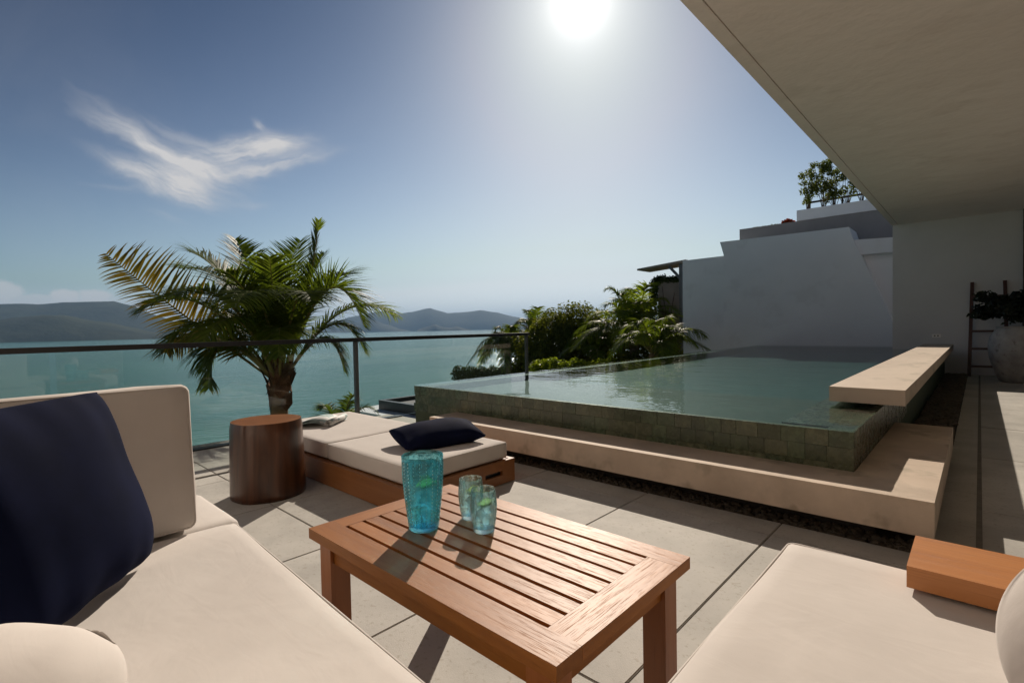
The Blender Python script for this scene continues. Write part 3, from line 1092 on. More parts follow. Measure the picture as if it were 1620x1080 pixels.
def bar(p, q, w, d, name, mat, parent, bev=0.004):
    p, q = Vector(p), Vector(q)
    t = (q - p).normalized()
    s = t.cross(Vector((0, 1, 0)))
    if s.length < 1e-3:
        s = Vector((1, 0, 0))
    s.normalize()
    u = s.cross(t)
    bm = bmesh.new()
    vs = []
    for e in (p, q):
        for a, b in ((-1, -1), (1, -1), (1, 1), (-1, 1)):
            vs.append(bm.verts.new(e + s * a * w / 2 + u * b * d / 2))
    for f in ((0, 1, 2, 3), (7, 6, 5, 4), (0, 4, 5, 1), (1, 5, 6, 2), (2, 6, 7, 3), (3, 7, 4, 0)):
        bm.faces.new([vs[i] for i in f])
    return obj(name, bm, mat, parent, bevel=bev)


bar((-0.143, 12.85, 0.0), (-0.109, 13.26, 1.79), 0.055, 0.05, 'side_rail', 'ladder_wood', lad)
bar((0.380, 12.85, 0.0), (0.344, 13.26, 1.79), 0.055, 0.05, 'side_rail', 'ladder_wood', lad)
for z in (0.19, 0.52, 0.85, 1.18, 1.51):
    t = z / 1.79
    y = 12.85 + 0.41 * t
    bar((-0.143 + 0.034 * t, y, z), (0.380 - 0.036 * t, y, z), 0.04, 0.035, 'rung', 'ladder_wood', lad)

# ------------------------------------------------------------------ leaves
def leaf_cloud(verts, faces, rr, center, rad, n, size, flat=0.8, shell=0.55, up=0.3):
    c = Vector(center)
    for _ in range(n):
        d = Vector((rr.gauss(0, 1), rr.gauss(0, 1), rr.gauss(0, 1))).normalized()
        r = (shell + (1 - shell) * rr.random()) if rr.random() < 0.75 else rr.random()
        lump = 1 + 0.30 * noise.noise(d * 2.3 + c)
        p = c + Vector((d.x * rad[0], d.y * rad[1], d.z * rad[2])) * r * lump
        nrm = (d * 0.6 + Vector((rr.uniform(-1, 1), rr.uniform(-1, 1), rr.uniform(-0.4, 1) + up))).normalized()
        t = nrm.orthogonal().normalized()
        t = Matrix.Rotation(rr.uniform(0, 6.283), 3, nrm) @ t
        b = nrm.cross(t)
        L = size * rr.uniform(0.6, 1.35)
        w = L * rr.uniform(0.28, 0.42)
        k = len(verts)
        droop = nrm * (-0.18 * L)
        verts += [tuple(p - t * L * 0.5 + droop), tuple(p + b * w), tuple(p + t * L * 0.5 + droop), tuple(p - b * w)]
        faces.append((k, k + 1, k + 2, k + 3))


def shrub(name, label, cat, clumps, base, mat, n, size, seed, group=None, stem=0.05, stemmat='bark'):
    """clumps: (x, y, z, rx, ry, rz)"""
    rr = random.Random(seed)
    t = thing(name, label, cat, base, group)
    verts, faces = [], []
    tot = sum(c[3] * c[4] * c[5] for c in clumps)
    for c in clumps:
        k = max(20, int(n * c[3] * c[4] * c[5] / tot))
        leaf_cloud(verts, faces, rr, c[:3], c[3:], k, size)
    pyobj('crown', verts, faces, mat, t)
    sv, sf_ = [], []
    b = Vector(base)
    for c in clumps:
        e = Vector(c[:3])
        mid = (b + e) / 2 + Vector((rr.uniform(-.1, .1), rr.uniform(-.1, .1), 0.1)) * (e - b).length
        v, f = tube_data([b, mid, e], [stem, stem * 0.7, stem * 0.25], 6)
        k = len(sv)
        sv += v
        sf_ += [tuple(i + k for i in q) for q in f]
    pyobj('trunk', sv, sf_, stemmat, t, smooth=True)
    return t


def frond_data(p0, p1, p2, n=60, L=0.8, width=0.035, rr=None, hang=0.5, lift=0.35, plane=None, bare=0.16, rach=0.022, sweep=0.75,
               gap=0.0, sides=(1, 1), nrm=None):
    """feather leaf: leaflets set along an arched midrib, rising a little and then hanging"""
    p0, p1, p2 = Vector(p0), Vector(p1), Vector(p2)
    V, F = [], []
    rv, rf = tube_data([bezier(p0, p1, p2, i / 14) for i in range(15)], [rach * (1 - 0.88 * i / 14) for i in range(15)], 5)
    down = Vector((0, 0, -1))
    for i in range(n):
        t = bare + (1 - bare) * (i + 0.5) / n
        p = bezier(p0, p1, p2, t)
        tan = (bezier(p0, p1, p2, min(1, t + 0.02)) - bezier(p0, p1, p2, t - 0.02)).normalized()
        if nrm is not None:
            up = Vector(nrm)
            up = (up - tan * up.dot(tan)).normalized()
        else:
            up = Vector((0, 0, 1))
            up = up - tan * up.dot(tan)
            if up.length < 0.15:
                up = Vector((0.6, -0.6, 0.2)) - tan * Vector((0.6, -0.6, 0.2)).dot(tan)
            up.normalize()
        s = tan.cross(up).normalized()
        prof = math.sin(math.pi * min(1, (t - bare) / (1 - bare) * 0.86 + 0.12)) ** 0.6
        for side in (1, -1):
            if rr.random() < gap:
                continue
            sc_ = sides[0] if side == 1 else sides[1]
            ln = L * prof * rr.uniform(0.86, 1.1) * sc_
            d = (s * side * rr.uniform(0.85, 1.05) + tan * sweep * rr.uniform(0.8, 1.25) + up * lift * rr.uniform(0.5, 1.4)).normalized()
            q = p + up * 0.004
            w0 = width * rr.uniform(0.8, 1.15)
            wdir = tan.cross(d).cross(d)
            wdir = (tan - d * tan.dot(d)).normalized()
            k = len(V)
            segs = 4
            hg = hang * rr.uniform(0.6, 1.4)
            for j in range(segs + 1):
                f = j / segs
                w = w0 * (1.0 if f < 0.3 else (1 - (f - 0.3) / 0.7) ** 0.8) * (0.6 if j == 0 else 1)
                if j == segs:
                    V.append(tuple(q))
                else:
                    V.append(tuple(q - wdir * w * 0.5))
                    V.append(tuple(q + wdir * w * 0.5))
                d = (d + down * hg * (0.25 + 0.5 * f)).normalized()
                q = q + d * ln / segs
            for j in range(segs - 1):
                a = k + 2 * j
                F.append((a, a + 1, a + 3, a + 2))
            a = k + 2 * (segs - 1)
            F.append((a, a + 1, a + 2))
    return (V, F), (rv, rf)


def add_frond(parent, p0, p1, p2, mat='palm_leaf', seed=0, **kw):
    rr = random.Random(seed)
    (V, F), (rv, rf) = frond_data(p0, p1, p2, rr=rr, **kw)
    f = pyobj('frond', V, F, mat, parent)
    pyobj('midrib', rv, rf, 'petiole', f, smooth=True)
    return f


CR = Vector((0.733, 0.680, 0.0))     # to the right of the view
CF = Vector((-0.680, 0.733, 0.0))    # away along the view


def palm(name, label, crown, base_z, fronds, trunk_r, group=None, scale=1.0, seed=0, mats=('palm_leaf',), husk=True, kw=None):
    """fronds: (tip right, up, away, control right, up, away, optional overrides) in metres from the crown"""
    c = Vector(crown)
    t = thing(name, label, 'palm tree', (c.x, c.y, base_z), group)
    rr = random.Random(seed)
    n = 18
    pts = [Vector((c.x + 0.05 * math.sin(i * 0.7), c.y, base_z + (c.z - base_z) * i / n)) for i in range(n + 1)]
    rad = [trunk_r * (1.12 - 0.18 * i / n + (0.06 if i % 2 else 0)) for i in range(n + 1)]
    v, f = tube_data(pts, rad, 14)
    pyobj('trunk', v, f, 'palm_trunk', t, smooth=True)
    if husk:
        hv, hf = [], []
        for i in range(22):
            a = rr.uniform(0, 6.283)
            z0 = c.z + rr.uniform(-0.42, 0.05) * scale
            r0 = trunk_r * 1.05
            o = Vector((math.cos(a), math.sin(a), 0))
            s = Vector((-o.y, o.x, 0))
            w = rr.uniform(0.06, 0.12) * scale
            h = rr.uniform(0.14, 0.34) * scale
            k = len(hv)
            b0 = Vector((c.x, c.y, z0)) + o * r0
            fl_ = rr.uniform(0.0, 0.12) * scale
            hv += [tuple(b0 - s * w), tuple(b0 + s * w), tuple(b0 + s * w * 0.7 + o * fl_ + Vector((0, 0, h))),
                   tuple(b0 - s * w * 0.8 + o * fl_ * 1.3 + Vector((0, 0, h * 0.8))),
                   tuple(b0 - s * w * 0.3 + o * fl_ * 0.6 + Vector((0, 0, -h * 0.5)))]
            hf += [(k, k + 1, k + 2, k + 3), (k, k + 4, k + 1)]
        pyobj('fibre_husk', hv, hf, 'husk', t)
    for i, fr_ in enumerate(fronds):
        tr, tu, ta, cr_, cu, ca = fr_[:6]
        over = dict(kw or {})
        m = mats[i % len(mats)]
        if len(fr_) > 6:
            o2 = dict(fr_[6])
            m = o2.pop('mat', m)
            over.update(o2)
        p2 = c + CR * tr + CF * ta + Vector((0, 0, tu))
        p1 = c + CR * cr_ + CF * ca + Vector((0, 0, cu))
        dd = (p1 - c)
        dd.z = 0
        p0 = c + (dd.normalized() if dd.length > 1e-3 else CF) * trunk_r * 0.6 + Vector((0, 0, -0.05 * scale))
        add_frond(t, p0, p1, p2, m, seed * 100 + i, **over)
    return t


# the big coconut palm just outside the balustrade
OLD = dict(mat='palm_old', gap=0.08, L=0.80, width=0.045, hang=0.22, lift=0.1, n=52, sweep=0.55)
main_fronds = [
    (-2.75, 1.92, 0.3, -1.45, 1.00, -0.1, dict(OLD, nrm=(0.45, -0.55, 0.75), sides=(1.15, 0.62))),
    (-1.75, 1.70, 0.5, -0.55, 1.75, 0.2, dict(hang=0.25)),
    (-1.55, 0.95, -0.7, -0.9, 1.65, -0.3, {}),
    (-0.80, 2.12, 0.4, -0.35, 1.45, 0.2, dict(hang=0.15, L=0.6)),
    (0.05, 2.15, 0.8, -0.15, 1.30, 0.2, dict(hang=0.1, lift=0.25)),
    (0.62, 2.32, 0.1, 0.45, 1.10, 0.1, dict(L=0.40, hang=0.02, lift=0.15, sweep=1.1, width=0.024, bare=0.22, n=80)),
    (1.28, 0.72, 0.0, 0.85, 2.20, -0.1, dict(hang=0.22, lift=0.5)),
    (1.50, 0.88, 1.1, 0.75, 1.55, 0.7, dict(mat='palm_bright', hang=0.5)),
    (0.90, 0.05, 0.2, 0.75, 1.10, 0.1, dict(hang=0.7, L=0.62)),
    (-0.75, -0.10, -0.5, -0.75, 1.05, -0.4, dict(hang=0.7, L=0.62)),
    (-1.20, 0.10, 0.1, -1.00, 1.15, 0.1, dict(hang=0.75, L=0.66)),
    (-1.55, 0.40, -0.2, -1.00, 1.10, -0.2, dict(OLD, hang=0.5)),
    (0.30, 0.95, -1.7, 0.15, 1.70, -0.7, dict(hang=0.5)),
    (-0.60, 1.10, -1.5, -0.3, 1.60, -0.7, dict(hang=0.5)),
    (0.95, 1.05, -1.1, 0.5, 1.60, -0.5, dict(hang=0.45)),
    (-0.3, 1.2, 1.9, -0.1, 1.9, 0.8, dict(hang=0.4)),
    (0.85, 1.6, 0.9, 0.5, 1.6, 0.3, dict(hang=0.3)),
    (0.15, 1.70, -0.5, 0.05, 1.20, -0.2, dict(hang=0.3, L=0.6)),
    (-0.4, 1.5, -0.6, -0.2, 1.3, -0.2, dict(hang=0.4, L=0.65)),
    (1.15, 0.30, 0.5, 0.8, 1.4, 0.3, dict(hang=0.6, L=0.6)),
    (-1.30, 0.75, 0.9, -0.8, 1.45, 0.5, dict(hang=0.5)),
    (-1.05, 0.45, -1.0, -0.7, 1.30, -0.6, dict(hang=0.6)),
    (0.55, 0.35, -1.2, 0.4, 1.25, -0.7, dict(hang=0.6, L=0.6)),
    (-0.15, 0.55, -1.6, -0.1, 1.35, -0.9, dict(hang=0.6, L=0.65)),
    (0.5, 1.9, 0.6, 0.2, 1.3, 0.3, dict(hang=0.2, L=0.6)),
    (-1.15, 1.85, -0.2, -0.5, 1.6, -0.1, dict(hang=0.3)),
]
palm('coconut_palm', 'big coconut palm rising behind the glass balustrade', (-7.64, 3.12, 0.42), -6.0, main_fronds, 0.125, seed=3,
     kw=dict(n=84, L=0.76, width=0.025, hang=0.38, lift=0.3, bare=0.18, rach=0.024))


def spread_fronds(n, L, rise, seed, droop=0.3):
    rr = random.Random(seed)
    out = []
    for i in range(n):
        a = 2 * math.pi * (i * 0.381966) + rr.uniform(-.2, .2)
        e = 0.15 + 0.85 * (i / n)
        ln = L * rr.uniform(0.85, 1.1)
        h = ln * (1 - e) * 0.9 + ln * 0.25
        tr, ta = math.cos(a) * h, math.sin(a) * h
        tu = rise * ln * e - droop * ln * (1 - e)
        out.append((tr, tu, ta, tr * 0.5, tu * 0.4 + ln * 0.55, ta * 0.5))
    return out


PALMS = 'palms beyond the pool'
palm('coconut_palm', 'bushy coconut palm in the middle of the planting beyond the pool', (-9.05, 16.2, 0.28), -2.6,
     spread_fronds(34, 2.7, 0.85, 5), 0.16, PALMS, seed=5, mats=('palm_leaf', 'palm_bright', 'palm_bright'),
     kw=dict(n=46, L=0.72, width=0.042, hang=0.55, lift=0.3, bare=0.12, rach=0.03), husk=False)
palm('coconut_palm', 'bright green palm with arching fronds before the blue-grey house wall', (-6.75, 13.15, 0.30), -2.6,
     [(1.45, 0.42, 0.0, 0.85, 1.05, 0.0, dict(mat='palm_bright', hang=0.85, L=0.75, n=44)), (1.1, 0.15, -0.3, 0.75, 0.85, -0.1, dict(mat='palm_bright', n=40)),
      (0.75, 0.75, 0.3, 0.35, 0.8, 0.1, dict(mat='palm_bright', n=40)), (-0.9, 0.35, 0.2, -0.5, 0.85, 0.1, dict(mat='palm_bright', n=40))] + spread_fronds(14, 1.6, 0.6, 8), 0.12, PALMS, seed=6,
     mats=('palm_leaf', 'palm_bright'), kw=dict(n=36, L=0.58, width=0.036, hang=0.6, lift=0.3, bare=0.12, rach=0.022), husk=False)
palm('coconut_palm', 'dark palm leaning over the water left of the middle palm', (-10.6, 16.0, -0.2), -2.8,
     spread_fronds(14, 1.9, 0.5, 9), 0.13, PALMS, seed=7, kw=dict(n=30, L=0.5, width=0.05, hang=0.55, lift=0.3, bare=0.15, rach=0.025), husk=False)
palm('coconut_palm', 'far grey-green palm above the hedge behind the balustrade end', (-16.6, 17.6, -0.05), -2.9,
     spread_fronds(26, 2.3, 0.5, 12, 0.6), 0.16, PALMS, seed=8, kw=dict(n=40, L=0.7, width=0.045, hang=0.8, lift=0.25, bare=0.12, rach=0.03), husk=False)
palm('coconut_palm', 'far palm whose crown tops the end post of the balustrade', (-17.0, 20.2, 0.35), -2.9,
     spread_fronds(24, 2.2, 0.85, 13), 0.16, PALMS, seed=9, kw=dict(n=28, L=0.55, width=0.055, hang=0.5, lift=0.25, bare=0.15, rach=0.03), husk=False)
palm('coconut_palm', 'dark palm tuft on the skyline above the bushy tree', (-11.4, 20.5, 1.30), -2.9,
     spread_fronds(14, 1.5, 0.8, 15), 0.12, PALMS, seed=10, kw=dict(n=26, L=0.45, width=0.055, hang=0.5, lift=0.25, bare=0.15, rach=0.03), husk=False)
palm('coconut_palm', 'small palm tops showing below the handrail behind the lounger', (-9.3, 4.95, -1.05), -7.0,
     spread_fronds(14, 1.15, 0.75, 17), 0.10, PALMS, seed=11, kw=dict(n=30, L=0.36, width=0.026, hang=0.5, lift=0.3, bare=0.12, rach=0.018), husk=False)

# bushy trees, hedges and shrubs beyond the pool
shrub('bushy_tree', 'broad bushy tree with brown-tipped leaves left of the middle palm', 'tree',
      [(-13.7, 17.4, 0.75, 1.3, 1.2, 1.1), (-12.6, 17.6, 1.05, 1.2, 1.1, 1.1), (-14.8, 17.2, 0.0, 1.1, 1.0, 1.05), (-13.2, 16.6, -0.5, 1.3, 1.0, 0.9),
       (-12.0, 17.2, 0.3, 1.0, 0.9, 1.1), (-12.2, 16.2, -0.6, 1.1, 0.9, 0.8), (-11.3, 17.2, 0.9, 0.9, 0.8, 0.9), (-10.5, 16.9, -0.2, 1.0, 0.8, 1.0),
       (-10.0, 17.5, 0.7, 0.9, 0.7, 0.9), (-14.3, 16.5, -0.7, 1.0, 0.9, 0.7)],
      (-13.0, 17.2, -2.7), 'bush_leaf', 34000, 0.115, 21, stem=0.09)
shrub('bushy_tree', 'dark reddish-brown shrub behind the balustrade end post', 'tree',
      [(-14.9, 17.6, -0.3, 0.9, 0.9, 0.75), (-14.4, 16.6, -0.9, 0.9, 0.8, 0.6)], (-14.8, 17.3, -2.7), 'bush_brown', 5000, 0.13, 22, stem=0.06)
shrub('clipped_hedge', 'dark clipped hedge low behind the balustrade at the sea edge', 'hedge',
      [(-19.0 + i * 0.45, 16.55 + i * 0.33, -1.15, 0.42, 0.42, 0.42) for i in range(9)], (-17.4, 17.8, -2.7), 'hedge_leaf', 9000, 0.10, 23, stem=0.03)
shrub('ground_shrub', 'yellow-green low shrub at the foot of the planting by the pool edge', 'shrub',
      [(-11.6 + i * 0.5, 13.9 + i * 0.10, -0.42 + 0.10 * (i % 2), 0.42, 0.4, 0.36) for i in range(7)], (-10.0, 14.3, -2.6), 'palm_bright', 5000, 0.11, 24, stem=0.03)
shrub('ground_shrub', 'mixed green shrub mass under the palms before the house', 'shrub',
      [(-8.6, 15.6, -0.35, 0.9, 0.6, 0.6), (-7.6, 15.8, -0.2, 0.8, 0.6, 0.6), (-9.8, 15.6, -0.5, 0.8, 0.6, 0.5), (-8.2, 16.4, 0.5, 0.8, 0.6, 0.7)],
      (-8.6, 15.9, -2.6), 'bush_leaf', 11000, 0.11, 25, stem=0.04)

# ------------------------------------------------------------------ neighbouring house
nb = thing('neighbour_house', 'stepped blue-white neighbouring house wall at the far end of the pool', 'house', (-4.0, 15.2, -2.6))
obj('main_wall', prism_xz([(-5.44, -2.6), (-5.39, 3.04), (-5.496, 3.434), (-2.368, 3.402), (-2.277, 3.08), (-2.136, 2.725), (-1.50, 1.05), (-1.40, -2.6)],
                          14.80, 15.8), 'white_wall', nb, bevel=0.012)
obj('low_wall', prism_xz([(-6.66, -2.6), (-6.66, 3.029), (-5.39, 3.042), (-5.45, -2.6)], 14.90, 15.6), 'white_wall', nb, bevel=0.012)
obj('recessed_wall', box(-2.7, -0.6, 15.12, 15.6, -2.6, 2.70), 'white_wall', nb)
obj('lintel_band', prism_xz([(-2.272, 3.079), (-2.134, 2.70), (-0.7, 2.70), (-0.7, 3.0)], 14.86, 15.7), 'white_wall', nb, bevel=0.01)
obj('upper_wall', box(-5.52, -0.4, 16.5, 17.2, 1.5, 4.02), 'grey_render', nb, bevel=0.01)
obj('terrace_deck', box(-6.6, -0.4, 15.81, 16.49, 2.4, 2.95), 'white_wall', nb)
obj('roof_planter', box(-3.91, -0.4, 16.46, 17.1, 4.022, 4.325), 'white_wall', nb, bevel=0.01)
# dark timber railing in front of the trees on the roof
rl = bmesh.new()
bx(rl, -3.75, -1.2, 16.98, 17.03, 4.58, 4.63)
for x in (-3.72, -2.9, -2.1):
    bx(rl, x, x + 0.05, 16.985, 17.025, 4.3, 4.58)
obj('roof_railing', rl, 'dark_metal', nb)
perg = thing('pergola', 'thin flat canopy roof on a post at the left end of the neighbouring house', 'pergola', (-8.2, 17.4, -2.6))
obj('canopy', prism_xz([(-9.31, 3.115), (-7.45, 3.235), (-7.45, 3.325), (-9.31, 3.175)], 16.9, 17.9), 'taupe_wall', perg, bevel=0.006)
pv_ = bmesh.new()
bx(pv_, -7.74, -7.63, 17.0, 17.1, -2.6, 3.215)
obj('post', pv_, 'grey_metal', perg)
bar((-7.70, 17.05, 2.70), (-8.13, 17.05, 3.165), 0.08, 0.08, 'brace', 'grey_metal', perg)
tag(obj('garden_wall', box(-8.66, -7.75, 17.25, 17.55, -2.6, 2.66), 'taupe_wall'), 'dark taupe garden wall under the flat canopy', 'wall')
shrub('climbing_hedge', 'dark creeper spilling over the taupe garden wall', 'hedge',
      [(-8.78, 17.35, 2.58, 0.24, 0.27, 0.28), (-8.55, 17.3, 2.76, 0.24, 0.27, 0.17), (-8.28, 17.3, 2.72, 0.27, 0.27, 0.14), (-7.95, 17.3, 2.72, 0.27, 0.27, 0.14),
       (-8.85, 17.3, 2.2, 0.18, 0.22, 0.38)], (-8.72, 17.6, -2.6), 'hedge_leaf', 3200, 0.075, 31, stem=0.03)

BT = 'slim trees on the neighbour roof'
rb = random.Random(50)
lbl = ['leftmost slim leafy tree in the white roof planter', 'second slim tree from the left in the roof planter',
       'third slim tree from the left in the roof planter', 'fourth slim tree from the left in the roof planter',
       'fifth slim tree from the left in the roof planter', 'slim dark tree beside the roof edge in the planter']
for i, x in enumerate((-3.70, -3.30, -3.02, -2.72, -2.36, -1.98)):
    h = (1.05, 1.22, 1.25, 1.3, 1.15, 0.9)[i]
    clumps = []
    for k in range(11):
        z = 4.32 + h * (0.26 + 0.80 * k / 10)
        clumps.append((x + rb.uniform(-.22, .22), 16.75 + rb.uniform(-.15, .15), z, rb.uniform(0.10, 0.17), 0.14, rb.uniform(0.10, 0.17)))
    shrub('roof_tree', lbl[i], 'tree', clumps, (x, 16.75, 4.20), 'bamboo_leaf' if i < 5 else 'hedge_leaf', 1500, 0.055, 60 + i, BT, stem=0.009)
shrub('roof_shrub', 'row of low red and green succulents along the grey parapet', 'shrub',
      [(-5.1 + 0.2 * i, 16.8, 4.03, 0.14, 0.14, 0.055) for i in range(5)], (-4.7, 16.8, 4.0), 'bush_leaf', 900, 0.05, 71, stem=0.01)
shrub('roof_shrub', 'small red spiky plant on the grey parapet beside the planter', 'shrub',
      [(-4.22, 16.8, 4.08, 0.16, 0.14, 0.10)], (-4.22, 16.8, 4.0), 'red_leaf', 350, 0.10, 72, stem=0.01)

# lower pavilion roof seen between lounger and pool corner
lowr = thing('lower_pavilion', 'flat-roofed white pavilion below the terrace beyond the balustrade', 'building', (-10.5, 8.5, -6.0))
obj('wall', box(-12.2, -8.0, 6.75, 10.5, -6.0, -0.98), 'white_wall', lowr, bevel=0.01)
rp = bmesh.new()
for a in ((-11.55, -8.2, 7.25, 7.37), (-11.55, -8.2, 9.6, 9.72), (-11.55, -11.43, 7.37, 9.6)):
    bx(rp, a[0], a[1], a[2], a[3], -0.978, -0.74)
obj('roof_kerb', rp, 'dark_metal', lowr)
obj('roof_deck', box(-11.43, -8.2, 7.37, 9.6, -0.978, -0.84), 'grey_render', lowr)

# ------------------------------------------------------------------ balustrade
rail = thing('glass_balustrade', 'frameless glass balustrade with dark handrail along the sea side', 'balustrade', (-5.35, 2.0, 0.0))
obj('handrail', box(-5.385, -5.315, -2.2, 6.15, 0.955, 1.000), 'dark_metal', rail, bevel=0.003)
for y, zb in ((-1.6, 0.0), (3.07, 0.0), (6.10, -0.6)):
    obj('post', box(-5.372, -5.332, y - 0.022, y + 0.022, zb - 0.25, 0.9545), 'grey_metal', rail, bevel=0.002)
for (a, b) in ((-1.55, 0.42), (0.46, 2.98), (3.12, 5.72)):
    obj('glass_panel', box(-5.356, -5.344, a, b, 0.01, 0.948), 'rail_glass', rail)
obj('glass_shoe', box(-5.400, -5.300, -2.2, 3.66, -0.058, 0.012), 'dark_metal', rail, bevel=0.002)
tag(obj('terrace_edge', box(-5.60, -5.425, -4.0, 3.66, -0.6, -0.004), 'paving'), kind='structure')
tag(obj('floor_drain', box(-4.309, -4.271, -3.2, 2.94, -0.05, -0.006), 'dark_metal'), 'dark slot drain across the paving beside the wooden stump', 'drain')
tag(obj('floor_drain', box(-0.0065, 0.0115, 2.96, 13.2, -0.05, -0.010), 'dark_metal'), 'dark slot drain running beside the pool ledge to the end wall', 'drain')

# ------------------------------------------------------------------ coffee table
TZ = 0.45
tx0, tx1, ty0, ty1 = -1.578, -0.574, 0.722, 1.312
tab = thing('coffee_table', 'slatted reddish teak coffee table between the sofas', 'table', ((tx0 + tx1) / 2, (ty0 + ty1) / 2, 0.0))
ix0, ix1, iy0, iy1 = -1.50, -0.662, 0.806, 1.24
th = 0.032
obj('top_rail', box(tx0, tx1, ty0, iy0, TZ - th, TZ), 'teak', tab, bevel=0.004)
obj('top_rail', box(tx0, tx1, iy1, ty1, TZ - th, TZ), 'teak', tab, bevel=0.004)
obj('end_board', box(tx0, ix0, iy0 + 0.0006, iy1 - 0.0006, TZ - th, TZ - 0.0004), 'teak_y', tab, bevel=0.003)
obj('end_board', box(ix1, tx1, iy0 + 0.0006, iy1 - 0.0006, TZ - th, TZ - 0.0004), 'teak_y', tab, bevel=0.003)
gp = 0.0125
sw_ = (iy1 - iy0 - 8 * gp) / 7
for i in range(7):
    y = iy0 + gp + i * (sw_ + gp)
    obj('slat', box(ix0 + 0.001, ix1 - 0.001, y, y + sw_, TZ - 0.031, TZ - 0.0008), 'teak', tab, bevel=0.002,
        origin=((ix0 + ix1) / 2, y + sw_ / 2, TZ - 0.011))
for x in (-1.35, -0.81):
    obj('batten', box(x - 0.03, x + 0.03, iy0 - 0.02, iy1 + 0.02, TZ - 0.055, TZ - th - 0.001), 'teak_y', tab)
lw = 0.066
for x in (tx0 + 0.03, tx1 - 0.03 - lw):
    for y in (ty0 + 0.022, ty1 - 0.022 - lw):
        obj('leg', box(x, x + lw, y, y + lw, 0.0, TZ - th - 0.001), 'teak_z', tab, bevel=0.004)
ap0, ap1 = TZ - 0.098, TZ - th - 0.001
for y in (ty0 + 0.034, ty1 - 0.034 - 0.022):
    obj('apron', box(tx0 + 0.03 + lw, tx1 - 0.03 - lw, y, y + 0.022, ap0, ap1), 'teak', tab, bevel=0.002)
for x in (tx0 + 0.042, tx1 - 0.042 - 0.022):
    obj('apron', box(x, x + 0.022, ty0 + 0.022 + lw, ty1 - 0.022 - lw, ap0, ap1), 'teak_y', tab, bevel=0.002)

# ------------------------------------------------------------------ glassware
def slice_disc(c, rot, r, th_, name, mat, parent, half=False):
    bm = bmesh.new()
    n = 24
    M = Matrix.Translation(c) @ rot.to_matrix().to_4x4()
    pts = []
    rng = range(n + 1) if half else range(n)
    for i in rng:
        a = (math.pi if half else 2 * math.pi) * i / n
        pts.append((r * math.cos(a), r * math.sin(a)))
    lo = [bm.verts.new(M @ Vector((x, y, -th_ / 2))) for x, y in pts]
    hi = [bm.verts.new(M @ Vector((x, y, th_ / 2))) for x, y in pts]
    bm.faces.new(lo[::-1])
    bm.faces.new(hi)
    k = len(pts)
    for i in range(k):
        bm.faces.new((lo[i], lo[(i + 1) % k], hi[(i + 1) % k], hi[i]))
    return obj(name, bm, mat, parent)


